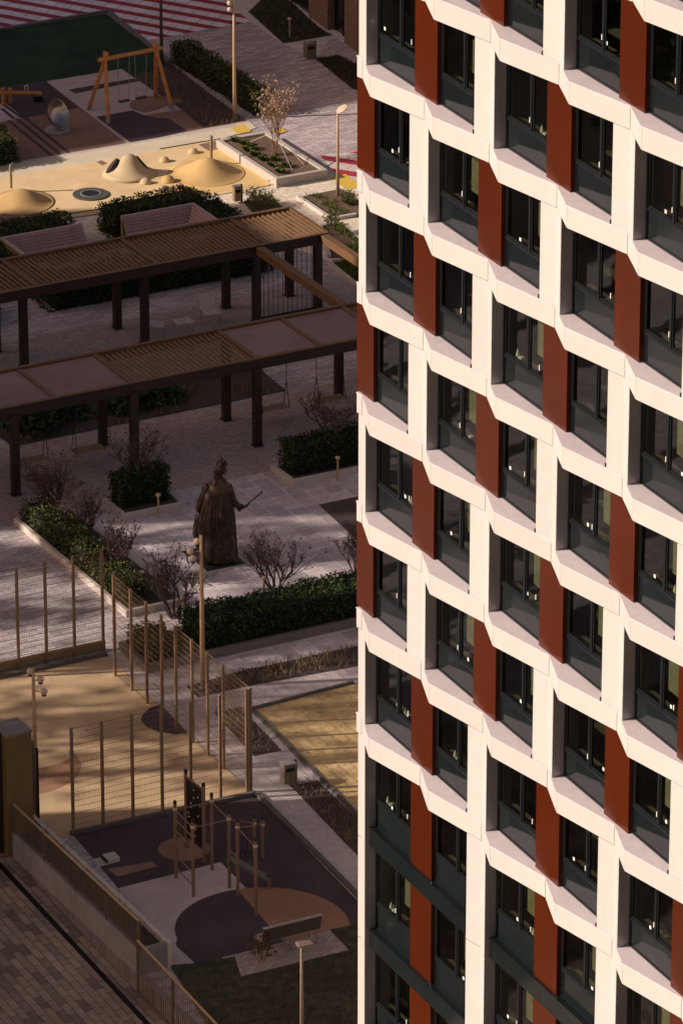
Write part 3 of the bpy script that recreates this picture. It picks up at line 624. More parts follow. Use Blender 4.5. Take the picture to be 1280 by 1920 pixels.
for u in (83.62, 86.25):
    pb_(u, -163.5, u, -157.05, ZR-.16, .30, .30, 'cross_beam', LOUV)
for (u0, u1, v, n) in ((84.15, 86.1, -164.25, 11), (83.4, 86.0, -153.82, 12)):
    mb = MB()
    for i in range(n):
        x, y = P(u0+(u1-u0)*i/(n-1), v); mb.tube((x, y, .12), (x, y, ZR-.35), .012, n=5)
    A = P(u0-.15, v); B = P(u1+.1, v); mb.bar((*A, .10), (*B, .10), .06, .08); mb.build('cable_screen', DSTEEL, pg)
# hanging bench swings
def swing_bench():
    t = thing('swing_bench', '', 'swing', group='bench swings hung under the front pergola roof')
    s = MB()
    for i in range(6): s.box((0, -.2+.08*i, .42), (1.05, .06, .03))
    s.build('seat', WOODT, t, bevel=.004)
    f = MB(); f.bar((-.52, -.24, .40), (-.52, .24, .40), .03, .03); f.bar((.52, -.24, .40), (.52, .24, .40), .03, .03); f.build('seat_frame', BLACK, t)
    for sx in (-1, 1):
        r_ = MB(); r_.tube((sx*.52, -.22, .42), (sx*.52, 0, 1.35), .014, n=5); r_.tube((sx*.52, .22, .42), (sx*.52, 0, 1.35), .014, n=5); r_.tube((sx*.52, 0, 1.35), (sx*.52, 0, ZR-.24), .014, n=5); r_.build('rope', BLACK, t)
    return t
pr = swing_bench()
for i, (c, lb_) in enumerate((((166, 862), 'pale slatted bench swing hanging beside the second front pergola post from the left'), ((60, 883), 'bench swing hanging at the far left of the front pergola'), ((512, 785), 'slatted bench swing hanging right of the tall middle pergola post'), ((618, 768), 'bench swing nearest the white building under the front pergola'))):
    place(pr, i, (*G(*c), 0), GA, lb_)
# chairs and table under the rear roof
def chair_mesh(t):
    s = MB()
    for i in range(8): s.box((0, -.26+.075*i, .40-.008*i*-1), (.60, .05, .025))
    s.build('seat', WOODP, t)
    b = MB()
    for i in range(9): x = -.26+.065*i; b.bar((x, .30, .42), (x, .46, .95), .045, .02)
    b.bar((-.3, .31, .5), (.3, .31, .5), .03, .03); b.bar((-.3, .45, .93), (.3, .45, .93), .03, .03); b.build('backrest', WOODP, t)
    for sx in (-1, 1):
        for y in (-.27, .28): MB().tube((sx*.28, y, 0), (sx*.28, y, .40), .017, n=6).build('leg', GREYM, t)
WOODP = mat('pale slats', (.82, .70, .64), rough=.6, var=.1)
ch = thing('garden_chair', 'pale slatted garden chair facing left, right of the low table', 'chair', group='garden chairs under the rear pergola'); chair_mesh(ch)
place(ch, 0, (*G(395, 603), 0), R(200)+pi, 'pale slatted garden chair with tall back, right of the low table under the rear pergola')
place(ch, 1, (*G(292, 628), 0), R(95), 'pale slatted garden chair half hidden behind a pergola post, left of the low table')
tt = thing('low_table', 'pale slatted low table between the two garden chairs under the rear pergola', 'table', (*G(344, 622), 0)); s = MB(); x, y = G(344, 622)
for i in range(8): q = -.3+.085*i; s.box((x+q*UX, y+q*UY, .42), (.06, .55, .025), GA)
s.build('tabletop', WOODP, tt)
for a in (-1, 1):
    for b in (-1, 1): xx, yy = x+a*.28*UX+b*.24*VX, y+a*.28*UY+b*.24*VY; MB().tube((xx, yy, 0), (xx, yy, .41), .017, n=6).build('leg', GREYM, tt)
# ================================================================ SLATTED SEATING BENCHES
def seating(u0, u1, side, label):
    t = thing('seating_bench', label, 'bench', (*P((u0+u1)/2, vb), 0)); hb = 1.0
    def slab_(ua, ub, va, vb2, za, zb2, nm, m): return MB().prism([P(ua, va), P(ub, va), P(ub, vb2), P(ua, vb2)], za, zb2).build(nm, m, t)
    # back along U at v=vb, sloping; seat in front
    back = MB(); n = 6
    for i in range(n):
        z0 = .42+i*.098; o0 = .40-.07*i
        A = P(u0 if side < 0 else u0, vb+o0); B = P(u1, vb+o0); back.bar((*A, z0), (*B, z0), .075, .085)
    back.prism([P(u0, vb-.12), P(u1, vb-.12), P(u1, vb+.02), P(u0, vb+.02)], .96, 1.0)
    back.build('backrest', WOODG, t)
    slab_(u0, u1, vb-.12, vb+.0, .0, .955, 'back_board', WOODT)
    st = MB()
    sa, sb2 = (u0+.95, u1) if side < 0 else (u0, u1-.95)
    for i in range(7): st.prism([P(sa, vb+.46+.1*i), P(sb2, vb+.46+.1*i), P(sb2, vb+.55+.1*i), P(sa, vb+.55+.1*i)], .40, .44)
    st.build('seat', WOODG, t); slab_(sa+.03, sb2-.03, vb+.5, vb+1.10, 0, .395, 'base', WOODT)
    # return wing
    ue = u0 if side < 0 else u1; k = 1 if side < 0 else -1
    wing = MB()
    for i in range(n):
        z0 = .42+i*.098; o0 = .40-.07*i; A = P(ue+k*o0, vb+.02); B = P(ue+k*o0, vb+2.3); wing.bar((*A, z0), (*B, z0), .075, .085)
    a_, b_ = sorted((ue-k*.12, ue+k*.02)); wing.prism([P(a_, vb-.12), P(b_, vb-.12), P(b_, vb+2.3), P(a_, vb+2.3)], .962, 1.002)
    wing.build('wing_backrest', WOODG, t)
    a2, b2_ = sorted((ue-k*.12, ue)); slab_(a2, b2_, vb+.0, vb+2.3, 0, .95, 'wing_board', WOODT)
    ws = MB()
    for i in range(5): a3, b3_ = sorted((ue+k*(.45+.1*i), ue+k*(.54+.1*i))); ws.prism([P(a3, vb+.46), P(b3_, vb+.46), P(b3_, vb+2.3), P(a3, vb+2.3)], .40, .44)
    ws.build('wing_seat', WOODG, t)
    a3, b3_ = sorted((ue+k*.45, ue+k*.94)); slab_(a3, b3_, vb+.5, vb+2.28, 0, .395, 'wing_base', WOODT)
seating(b0[0], b1[0], -1, 'left greyed wooden slatted corner bench with high back, behind the rear pergola roof')
seating(b2[0], GUV(358, 380, 1.0)[0], 1, 'right greyed wooden slatted corner bench with high back, behind the rear pergola roof')
# ================================================================ PLAYGROUND
sw = [G(203, 231), G(166, 205), G(323, 205), G(292, 182)]
t = thing('swing_set', 'orange wooden A-frame swing set with two black seats', 'swing set', (*G(245, 205), 0))
mL = [(sw[0][i]+sw[1][i])/2 for i in (0, 1)]; mR = [(sw[2][i]+sw[3][i])/2 for i in (0, 1)]; hz = 2.35
pe = Vec((mR[0]-mL[0], mR[1]-mL[1], 0)).normalized(); top = lambda m: Vec((m[0], m[1], hz))
LT = top(mL)+pe*.35; RT = top(mR)-pe*.35
for f_, T in ((sw[0], LT), (sw[1], LT), (sw[2], RT), (sw[3], RT)):
    b = Vec((*f_, 0)); d = (T-b).normalized(); MB().path([b, T+d*.32], [.085, .075], 12).build('leg', WOOD, t, smooth='auto')
    MB().path([b-d*.02, b+d*.26], [.098, .098], 12).build('leg_shoe', GREYM, t, smooth='auto')
MB().path([LT-pe*.3+Vec((0, 0, .02)), RT+pe*.3+Vec((0, 0, .02))], [.085, .08], 12).build('top_beam', WOOD, t, smooth='auto')
for fr_ in (.36, .70):
    c = LT+(RT-LT)*fr_; s = MB().box((c.x, c.y, .45), (.46, .2, .05), atan2(pe.y, pe.x)).build('seat', BLACK, t)
    for k in (-1, 1): q = c+pe*.22*k; q2 = c+pe*.27*k; MB().path([(q2.x, q2.y, hz-.05), (q.x, q.y, .46)], [.014, .014], 6).build('chain', GREYM, t)
# see-saw
sx, sy = G(12, 195); t = thing('seesaw', 'orange wooden log see-saw with white handle on the far rubber yard', 'seesaw', (sx, sy, 0))
e0 = Vec((sx-2.0, sy-.3, .62)); e1 = Vec((*G(78, 190), .36)); MB().path([e0, e1], [.09, .08], 12).build('beam', WOOD, t, smooth='auto')
MB().tube((sx-.12, sy-.16, 0), (sx-.12, sy-.16, .75), .08, n=10).tube((sx+.15, sy+.1, 0), (sx+.15, sy+.1, .65), .08, n=10).build('pivot_post', WOOD, t, smooth='auto')
hd = e0+(e1-e0)*.82; MB().path([hd+Vec((-.05, 0, .05)), hd+Vec((-.05, 0, .3)), hd+Vec((.05, .1, .32)), hd+Vec((.07, .12, .05))], [.02]*4, 8).build('handle', SLATE, t)
MB().box(tuple(e1+Vec((-.12, 0, -.2))), (.4, .22, .2)).build('tyre_buffer', BLACK, t)
# spinning dish
sx, sy = G(108, 246); t = thing('spinner_dish', 'tilted shiny metal bowl spinner on a round grey base', 'playground spinner', (sx, sy, 0))
MB().lathe((sx, sy, .02), [(.52, 0), (.52, .06), (.46, .11), (.1, .13)], 36).build('base', GREYM, t, smooth='auto')
prof = [(.02, -.30), (.20, -.28), (.38, -.20), (.53, -.06), (.60, .09), (.62, .11), (.59, .09), (.51, -.05), (.37, -.17), (.19, -.25), (.02, -.265)]
db = MB().lathe((0, 0, 0), prof, 44); qd = Vec((.78, -.50, .42)).to_track_quat('Z', 'Y').to_matrix().to_4x4(); M4 = Matrix.Translation((sx-.02, sy+.05, .70)) @ qd
db.v = [tuple(M4 @ Vec(p)) for p in db.v]; db.build('bowl', STEELB, t, smooth=True)
MB().tube((sx, sy, .1), (sx+.06, sy, .35), .05, n=10).build('stem', GREYM, t)
# mounds
def mound(c, r, h, m, label, ry=1., z0=.03, pw=1.):
    t = MB(); n = 48; prof = [(r*k/14, h*(.5+.5*cos(pi*(k/14)**pw))) for k in range(14, 0, -1)]+[(.004, h)]
    t.lathe((c[0], c[1], z0), prof, n, 1, ry); o = t.build('play_mound', m, smooth=True); return tag(o, label, 'play mound')
sc_ = lambda px, y: px/(CF*sin(CE+math.atan((y-960)/CF))/CH)
c = G(388, 326); mound(c, sc_(74, 320), .62, TANR, 'broad tan rubber mound with a post on top, right side of the cream yard', 1.05, pw=.9)
c = G(40, 380); mound(c, sc_(64, 375), .50, TANR, 'broad tan rubber mound cut by the left picture edge', 1.1)
# solid cone, dark discs paint the shade of its tunnel mouths
cx, cy = G(243, 327); t = thing('climbing_cone', 'cream rubber climbing cone with dark discs for the shade of its tunnel mouths', 'playground cone', (cx, cy, 0))
rc = sc_(52, 325); prof = [(rc, 0), (rc*.8, .10), (rc*.62, .24), (rc*.48, .40), (rc*.36, .56), (rc*.25, .70), (rc*.13, .79), (.01, .82)]
co_ = MB().lathe((cx, cy, .03), prof, 40).build('cone', SANDC, t, smooth=True)
for (px, py, z, rx, ry_, az) in ((209, 311, .36, .34, .46, 160), (268, 305, .42, .30, .46, 40)):
    qx, qy = G(px, py, z); rg = MB(); 
    A = Vec((qx, qy, z+.03)); d = (A-Vec((cx, cy, z))); d.z = 0; d.normalize(); d.z = .8; d.normalize(); up = Vec((0, 0, 1)); sx_ = d.cross(up).normalized(); u2 = sx_.cross(d)
    ring = [A+sx_*rx*.8*cos(q*pi/12)+u2*ry_*.8*sin(q*pi/12)+d*.012 for q in range(24)]; rg.add(ring+[p-d*.25 for p in ring], [tuple(range(24)), tuple(range(47, 23, -1))]+[(i, 24+i, 24+(i+1) % 24, (i+1) % 24) for i in range(24)])
    rg.build('tunnel_shade', mat('tunnel shade paint', (.035, .025, .022)), t)
lb6 = ['small cream rubber dome nearest the far kerb, left of the post mound', 'cream dome just right of the climbing cone', 'cream dome in front of the climbing cone', 'tan dome between the cone and the tan mound', 'cream dome lowest in the cluster of play domes', 'tan dome at the right end of the dome cluster']
for i, (px, py, rp) in enumerate(((362, 287, 10), (308, 303, 10), (273, 344, 11), (315, 341, 13), (304, 359, 11), (336, 354, 11))):
    c = G(px, py); r_ = sc_(rp, py); o = MB().lathe((0, 0, 0), [(r_*cos(k*pi/18), r_*.95*sin(k*pi/18)) for k in range(9)]+[(.004, r_*.95)], 28).build('play_dome', TANR if i in (3, 5) else SANDC, smooth=True)
    o.location = (*c, .03); tag(o, lb6[i], 'play dome', 'rubber play domes beside the climbing cone')
# trampoline
c = G(170, 366); t = thing('trampoline', 'round sunken trampoline with grey rubber ring in the cream yard', 'trampoline', (*c, 0)); r_ = sc_(34, 366)
MB().lathe((*c, .03), [(r_, 0), (r_, .03), (r_*.99, .05), (r_*.58, .05), (r_*.56, .035)], 48).build('ring', mat('grey rubber ring', (.085, .08, .075), rough=.85, fine=.2), t, smooth='auto')
MB().lathe((*c, .085), [(r_*.50, 0), (r_*.50, .01), (.01, .0)], 40).build('jumping_mat', BLACK, t)
MB().lathe((*c, .081), [(r_*.58, -.01), (r_*.58, .018), (r_*.5, .018), (r_*.5, -.005)], 40).build('metal_hoop', GREYM, t, smooth='auto')
for (px, py, ty, lb_, z0) in ((396, 299, 264, 'short wooden post standing on the right tan mound', .45), (21, 352, 322, 'short metal post with spout on the left tan mound', .42)):
    x, y = G(px, py+10); zb_ = z0; t = thing('play_post', lb_, 'post', (x, y, zb_)); MB().tube((x, y, zb_-.2), (x, y, zb_+.72), .055, n=12).build('post', WOODT, t, smooth='auto'); MB().tube((x, y, zb_+.66), (x+.02, y, zb_+.76), .065, n=12).build('cap', GREYM, t, smooth='auto')
    if px < 100: MB().path([(x, y, zb_+.72), (x+.08, y, zb_+.84), (x+.16, y, zb_+.80)], [.02]*3, 6).build('spout', STEELB, t)
# big raised planter with tree, lawn tufts and guy wires
HP = .36
q = [G(412, 261, HP), G(502, 243, HP), G(608, 316, HP), G(515, 338, HP)]
pu = [UV(*p) for p in q]; U0 = (pu[0][0]+pu[3][0])/2; U1 = (pu[1][0]+pu[2][0])/2; V0 = (pu[0][1]+pu[1][1])/2; V1 = (pu[2][1]+pu[3][1])/2
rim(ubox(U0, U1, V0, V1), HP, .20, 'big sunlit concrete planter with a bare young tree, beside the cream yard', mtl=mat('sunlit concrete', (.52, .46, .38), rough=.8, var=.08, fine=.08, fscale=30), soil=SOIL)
tree(G(514, 289, .3), 2.95, .78, 'amber budding multi-stem young tree in the big sunlit planter', 21, stems=7, leaf=BUDL, bark=BARKL, nl=1000, ls=.045, z0=.28, r0=.022, up=1.6)
for i, (px, py) in enumerate(((440, 262), (458, 268), (475, 276), (478, 288), (493, 297), (510, 308), (517, 297), (537, 309), (524, 320), (464, 279))):
    o = tuft(G(px, py, HP), .21, .27, GLEAF, ['green grass tuft at the far left corner of the big planter', 'second green tuft from the far left corner of the big planter', 'third green tuft along the yard side of the big planter', 'fourth green tuft along the yard side of the big planter', 'green tuft in the middle of the big planter, left of the tree foot', 'green tuft near the lower middle of the big planter', 'green tuft just below the tree foot in the big planter', 'rightmost green tuft of the big planter by the stake', 'green tuft nearest the low front wall of the big planter', 'small green tuft behind the long row in the big planter'][i], 30+i, 130, 'grass tufts in the big sunlit planter'); o.location.z = .28
gw = MB(); T_ = Vec((*G(514, 289, .3), 1.25))
for (px, py) in ((548, 316), (570, 306), (470, 262)): gw.tube(T_, (*G(px, py, HP), .3), .012, n=5)
tag(gw.build('guy_ropes', ROPE), 'pale guy ropes staking the young tree in the big planter', 'rope')
# bins
def bin_(c, h, w, label, m=POSTM, rz=GA):
    t = thing('litter_bin', label, 'litter bin', (*c, 0), rz)
    MB().box((0, 0, .10+(h-.1)/2), (w, w*.8, h-.1)).build('body', m, t, local=True, bevel=.015)
    MB().box((0, 0, h+.015), (w+.03, w*.8+.03, .03)).build('lid', GREYM, t, local=True, bevel=.006)
    MB().box((0, -w*.4-.003, h-.16), (w*.7, .006, .12)).build('slot', BLACK, t, local=True)
    MB().box((w/2+.05, 0, (h+.05)/2), (.05, .12, h+.05)).build('post', BLACK, t, local=True); return t
bin_(G(444, 380), .68, .30, 'small grey litter bin with black post beside the cream yard')
bin_(G(540, 1472), .72, .40, 'brown-grey litter bin by the corner of the yellow sand yard', mat('bin paint', (.20, .15, .10)))
bin_(G(580, 110), .70, .42, 'grey square litter bin by the far brick building', mat('bin paint', (.20, .15, .10)))
# brick building, far right
A = G(549, 6); B = G(668, 96); d = Vec((B[0]-A[0], B[1]-A[1], 0)); L_ = d.length; ang = atan2(d.y, d.x)
bb = thing('brick_building', 'dark brown brick building corner with glazed doors at the top right', 'building', (*A, 0), ang)
def bl(x0, x1, y0, y1, z0, z1, nm, m): return MB().prism([(x0, y0), (x1, y0), (x1, y1), (x0, y1)], z0, z1).build(nm, m, bb, local=True)
BRW = mat('brick wall plain', (.22, .13, .09), rough=.85, var=.35, scale=9, fine=.35, fscale=22)
u_ = L_/120.
bl(-14, L_*.30, .1, 9, 0, 7, 'glazed_wall', mat('dark glazing', (.015, .018, .022), rough=.15, spec=.7))
for (a_, b_) in ((-9, -8.2), (-5, -4.2), (-1.5, -.2), (L_*.26, L_*.56), (L_*.82, L_+1.6), (L_+3.4, L_+9)): bl(a_, b_, -.02, .6, 0, 7, 'brick_pier', BRW)
bl(-14, L_+9, .05, 9.1, 7, 8, 'parapet', BRW); bl(L_*.30, L_+9, .62, 9, 0, 7, 'back_wall', BRW)
dr_ = bl(L_*.57, L_*.81, .32, .40, 0, 2.6, 'door', mat('dark glazing', (.015, .018, .022)))
fr = MB()
for x in (L_*.57, L_*.69, L_*.80): fr.box((x+.03, .30, 1.3), (.06, .06, 2.6))
fr.box((L_*.69, .30, 2.6), (L_*.24, .06, .08)); f_ = fr.build('door_frame', ANTH, dr_, local=True)
MB().tube((L_*.69-.09, .22, .8), (L_*.69-.09, .22, 1.6), .018, n=6).tube((L_*.69+.15, .22, .8), (L_*.69+.15, .22, 1.6), .018, n=6).build('door_handle', STEELB, dr_, local=True)
yl = MB(); yl.add([(L_*.755+.11*cos(a*pi/8), .295, 1.6+.11*sin(a*pi/8)) for a in range(16)], [tuple(range(16))]); yl.build('yellow_disc', mat('yellow sticker', (.65, .5, .03)), dr_, local=True)
# ================================================================ LAMPS
def globe_lamp(c, h, label, az, zs=(0, -.34, -.7), hid=None):
    t = thing('street_lamp', label, 'street lamp', (*c, 0), 0, 'globe street lamps')
    MB().path([(0, 0, 0), (0, 0, h*.5), (0, 0, h)], [.085, .07, .045], 12).build('pole', POSTM, t, smooth=True, local=True)
    MB().lathe((0, 0, 0), [(.12, 0), (.12, .04), (.095, .06)], 16).build('foot', GREYM, t, smooth='auto', local=True)
    for i, (a, z, rr_) in enumerate(az):
        x, y = rr_*cos(R(a)), rr_*sin(R(a)); MB().tube((0, 0, h+z-.02), (x*.6, y*.6, h+z-.02), .02, n=6).build('arm', POSTM, t, local=True)
        g = MB().sphere((x, y, h+z), .108, 20, 14).build('globe', GLOBE, t, smooth=True, local=True)
        MB().lathe((x, y, h+z-.14), [(.06, 0), (.075, .03)], 12).build('collar', BLACK, g, local=True)
    return t
globe_lamp(G(440, 222), 5.15, 'tall beige street lamp with three globes by the far hedge', [(170, -.13, .19), (185, -.30, .17), (200, -.55, .17)])
globe_lamp(G(380, 1290), 5.15, 'tall beige street lamp with three globes in front of the statue', [(150, -.22, .14), (190, -.50, .34), (215, -.68, .32)])
globe_lamp(G(69, 1545), 5.05, 'tall brown street lamp with three globes at the left edge of the ball court', [(150, -.13, .1), (5, -.37, .21), (-20, -.70, .33)])
t = thing('street_lamp', 'slim pole cut off by the top of the picture behind the swing set', 'street lamp', (*G(303, 121), 0)); MB().path([(0, 0, 0), (0, 0, 3), (0, 0, 6)], [.075, .06, .045], 10).build('pole', mat('grey pole', (.10, .085, .085)), t, smooth=True, local=True)
MB().sphere((0, 0, 6.1), .14).build('globe', GLOBE, t, smooth=True, local=True)
LAMPD = mat('shaded lamp paint', (.19, .13, .085), rough=.5)  # darker copy of the post paint, carries shade the near lamp lacks
for (c, h, lb_, az) in ((G(633, 367), 3.45, 'sunlit beige lamp with a tilted round disc head', 1), (G(566, 2005), 3.75, 'beige lamp with flat disc head in the near grass', 0)):
    t = thing('disc_lamp', lb_, 'street lamp', (*c, 0), 0, 'disc head lamps')
    MB().path([(0, 0, 0), (0, 0, h*.5), (0, 0, h)], [.07, .055, .04], 12).build('pole', POSTM if az else LAMPD, t, smooth=True, local=True)
    if not az:
        MB().box((.08, 0, h+.05), (.44, .30, .07), R(20)).build('head', LAMPD, t, local=True, bevel=.03); continue
    hd = MB().lathe((0, 0, 0), [(.02, -.03), (.14, -.03), (.24, -.005), (.24, .03), (.16, .05), (.01, .06)], 28); 
    M4 = Matrix.Translation((.17, 0, h+.08)) @ Vec((-.52, -.22, .84)).to_track_quat('Z', 'Y').to_matrix().to_4x4(); hd.v = [tuple(M4 @ Vec(p)) for p in hd.v]; hd.build('head', GLOBE, t, smooth='auto', local=True)
    MB().tube((0, 0, h), (.12, 0, h+.05), .03, n=8).build('arm', BLACK, t, local=True)
bo = thing('bollard_light', '', 'bollard light', (0, 0, 0), 0, 'short bollard lights with round heads')
MB().tube((0, 0, 0), (0, 0, .78), .035, n=10).build('post', POSTM, bo, smooth='auto'); MB().lathe((0, 0, .78), [(.05, 0), (.085, .03), (.09, .07), (.06, .10), (.01, .11)], 16).build('head', GLOBE, bo, smooth=True)
for i, (px, py, lb_) in enumerate(((633, 901, 'bollard light in front of the planter beside the white building'), (297, 971, 'bollard light in front of the square planter behind the statue'), (543, 70, 'bollard light on the far lawn before the brick building'), (495, 1128, 'bollard light peeking over the long hedge beside a bare shrub'), (343, 1165, 'bollard light partly hidden by the bare shrub behind the court fence'), (267, 1118, 'bollard light with its head just above a court fence post'), (208, 1057, 'rusty bollard light between the bare shrubs left of the statue'))):
    place(bo, i, (*G(px, py), 0), 0, lb_)
# ================================================================ STATUE
sx, sy = G(402, 1052); t = thing('statue', 'dark bronze statue of a crowned robed woman holding out a sceptre', 'statue', (sx, sy, 0))
lay('plinth', [(343, 1036), (380, 1074), (459, 1057), (422, 1019)], mat('dark granite', (.045, .04, .045), rough=.5), .03, kind=None); o = bpy.data.objects['plinth']
bpy.data.objects.remove(o)
pu = [GUV(343, 1036), GUV(459, 1057), GUV(380, 1074)]; MB().prism(ubox(pu[0][0], pu[1][0], pu[0][1], pu[2][1]), 0, .05).build('base_plate', mat('dark granite', (.045, .04, .045), rough=.5), t)
# outline rows: (y in zoom px, left x, right x) -> metres
rows = [(1475, 300, 640), (1440, 250, 712), (1380, 236, 722), (1300, 234, 730), (1200, 232, 728), (1100, 240, 718), (1000, 245, 712), (900, 258, 706), (850, 264, 702), (780, 272, 694), (700, 285, 684), (640, 305, 668), (580, 325, 655), (530, 345, 640), (490, 365, 625), (455, 385, 605), (425, 420, 580), (405, 450, 565), (385, 468, 555), (365, 478, 552), (345, 480, 560), (325, 474, 590), (300, 470, 606), (275, 474, 612), (250, 482, 612), (225, 494, 602), (205, 506, 590), (190, 522, 572), (182, 540, 552)]
SX = 409.; SY = 374.; mb = MB(); n = 72; x0c = 440.
zr = [max(.05, (1475-r[0])/SY+.05) for r in rows]
for (r_, z) in zip(rows, zr):
    hw = (r_[2]-r_[1])/2/SX; cxm = ((r_[1]+r_[2])/2-x0c)/SX; dep = hw*(.80 if z < 2.3 else (.62 if z < 2.75 else .95))
    for k in range(n):
        a = 2*pi*k/n; fold = 1.0
        if z < 2.55:
            amp = .085*min(1, (2.7-z)/1.0); fold = 1+amp*(sin(9*a+1.2*sin(z*1.4))+.6*sin(17*a+2*z)+.5*sin(5*a-z*2.2))
            if z < .7: fold += .05*sin(4*a+6*z)+.04*(0.7-z)
        elif z > 2.95: fold = 1+.012*sin(22*a+8*z)
        mb.v.append((sx+cxm+hw*cos(a)*fold, sy+dep*sin(a)*fold-(.10*(2.6-z)/2.6 if z < 2.6 else 0), z))
for i in range(len(rows)-1):
    for k in range(n):
        a = i*n+k; b = i*n+(k+1) % n; mb.f.append((a, b, b+n, a+n))
mb.f.append(tuple(range(n-1, -1, -1))); mb.f.append(tuple((len(rows)-1)*n+k for k in range(n)))
def zx(X, Y, dy=0.): return Vec((sx+(X-x0c)/SX, sy+dy, (1475-Y)/SY+.05))
# nose, chin, brow, ear
mb.path([zx(606, 290, .06), zx(622, 310, .07), zx(606, 322, .06)], [.02, .028, .02], 8); mb.path([zx(600, 332, .05), zx(610, 338, .06), zx(598, 348, .05)], [.02, .02, .02], 8); mb.path([zx(595, 360, .04), zx(585, 366, .04)], [.035, .03], 8)
mb.sphere(zx(560, 305, -.13), .03, 8, 6)
# hair bun and curls
mb.sphere(zx(478, 330, .0), .11, 14, 10); mb.sphere(zx(490, 290, -.02), .13, 14, 10)
for i in range(5): mb.sphere(zx(455+i*7, 352+i*16, -.08-.01*i), .055, 10, 8)
mb.path([zx(480, 360, -.08), zx(470, 410, -.14), zx(480, 450, -.17)], [.05, .045, .03], 8)
# right arm reaching forward, sleeve with lace cuff
mb.path([zx(610, 500, .05), zx(650, 600, .05), zx(690, 690, .0), zx(745, 745, -.02), zx(800, 775, -.03), zx(850, 765, -.03)], [.17, .17, .14, .11, .085, .05], 14)
mb.path([zx(750, 745, -.02), zx(775, 800, -.02), zx(790, 832, -.02)], [.09, .07, .03], 10); mb.path([zx(790, 750, -.03), zx(830, 785, -.03)], [.09, .06], 10)
# palm and fingers closed round the sceptre
mb.path([zx(840, 765, -.03), zx(885, 752, -.03)], [.05, .045], 10)
for i in range(4): q = zx(862+i*12, 745-i*3, -.06); mb.path([q, q+Vec((.02, -.03, .02)), q+Vec((.035, .0, .035)), q+Vec((.02, .035, .03))], [.017, .016, .014, .012], 6)
mb.path([zx(870, 768, 0), zx(893, 757, .02), zx(905, 742, .01)], [.018, .016, .012], 6)
# left arm behind, sleeve lobe and mantle train
mb.path([zx(370, 480, -.02), zx(325, 590, .02), zx(285, 700, .05), zx(245, 790, .05), zx(222, 840, .04)], [.12, .14, .15, .14, .06], 12)
mb.path([zx(345, 505, .12), zx(310, 530, .16), zx(275, 562, .2)], [.03, .022, .014], 6)
mb.path([zx(275, 860, .05), zx(250, 950, .05), zx(225, 1060, .05), zx(205, 1150, .02), zx(215, 1230, 0)], [.17, .18, .17, .14, .07], 12)
for i in range(7):       # gown folds at the sides and front
    a = R(20+i*23); q = lambda z, k: Vec((sx+.05+k*cos(a), sy+k*.8*sin(a), z)); mb.path([q(2.1, .40), q(1.2, .56), q(.4, .62), q(.08, .68)], [.03, .05, .07, .08], 8)
for i in range(9):       # mantle folds on the back
    X = 300+i*44; mb.path([zx(400+i*22, 560, -.30+.012*abs(i-4)), zx(X+20, 900, -.46+.02*abs(i-4)), zx(X, 1250, -.52+.028*abs(i-4)), zx(X-8, 1440, -.55+.035*abs(i-4))], [.035, .06, .07, .085], 8)
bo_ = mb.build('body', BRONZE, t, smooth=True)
rm = bo_.modifiers.new('remesh', 'REMESH'); rm.mode = 'VOXEL'; rm.voxel_size = .018; rm.use_smooth_shade = True
sm_ = bo_.modifiers.new('smooth', 'SMOOTH'); sm_.factor = .3; sm_.iterations = 1
# ermine collar cape
cp = MB(); n = 40; pr_ = [(385, 478, 556, .98), (400, 455, 575, 1), (430, 425, 600, 1.02), (465, 395, 628, 1.04), (500, 375, 655, 1.05), (530, 362, 676, 1.06), (548, 380, 668, 1.04)]
for (Y, a0_, a1_, k_) in pr_:
    hw = (a1_-a0_)/2/SX; c_ = zx((a0_+a1_)/2, Y)
    for k in range(n): a = 2*pi*k/n; w_ = 1+.03*sin(11*a); cp.v.append((c_.x+hw*cos(a)*w_, c_.y+hw*.78*sin(a)*w_, c_.z-.10*(sin(a)*.5-.5)*-1*(Y > 480)*.6))
for i in range(len(pr_)-1):
    for k in range(n): a = i*n+k; b = i*n+(k+1) % n; cp.f.append((a, b, b+n, a+n))
co2 = cp.build('collar_cape', mat('worn bronze', (.10, .058, .034), rough=.45, var=.3, scale=4, metal=.5), t, smooth=True); so_ = co2.modifiers.new('solid', 'SOLIDIFY'); so_.thickness = .03
cr = MB(); c_ = zx(548, 238)
cr.lathe(tuple(c_), [(.165, 0), (.18, .02), (.175, .06), (.16, .07)], 28)
for k in range(8):
    a = k*pi/4; cr.path([c_+Vec((.16*cos(a), .16*sin(a), .05)), c_+Vec((.15*cos(a), .15*sin(a), .15)), c_+Vec((.07*cos(a), .07*sin(a), .22)), c_+Vec((0, 0, .24))], [.018, .022, .018, .015], 6)
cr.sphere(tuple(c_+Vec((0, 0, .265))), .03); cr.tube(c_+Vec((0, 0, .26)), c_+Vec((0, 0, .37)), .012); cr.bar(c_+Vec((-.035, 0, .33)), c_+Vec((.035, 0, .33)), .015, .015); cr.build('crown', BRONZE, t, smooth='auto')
sp = MB(); sp.path([zx(868, 768, -.03), zx(900, 722, -.03), zx(1065, 585, -.03)], [.016, .02, .022], 8); sp.sphere(zx(1075, 574, -.03), .038); sp.bar(zx(1060, 560, -.03), zx(1092, 585, -.03), .02, .02); sp.build('sceptre', BRONZE, t, smooth='auto')
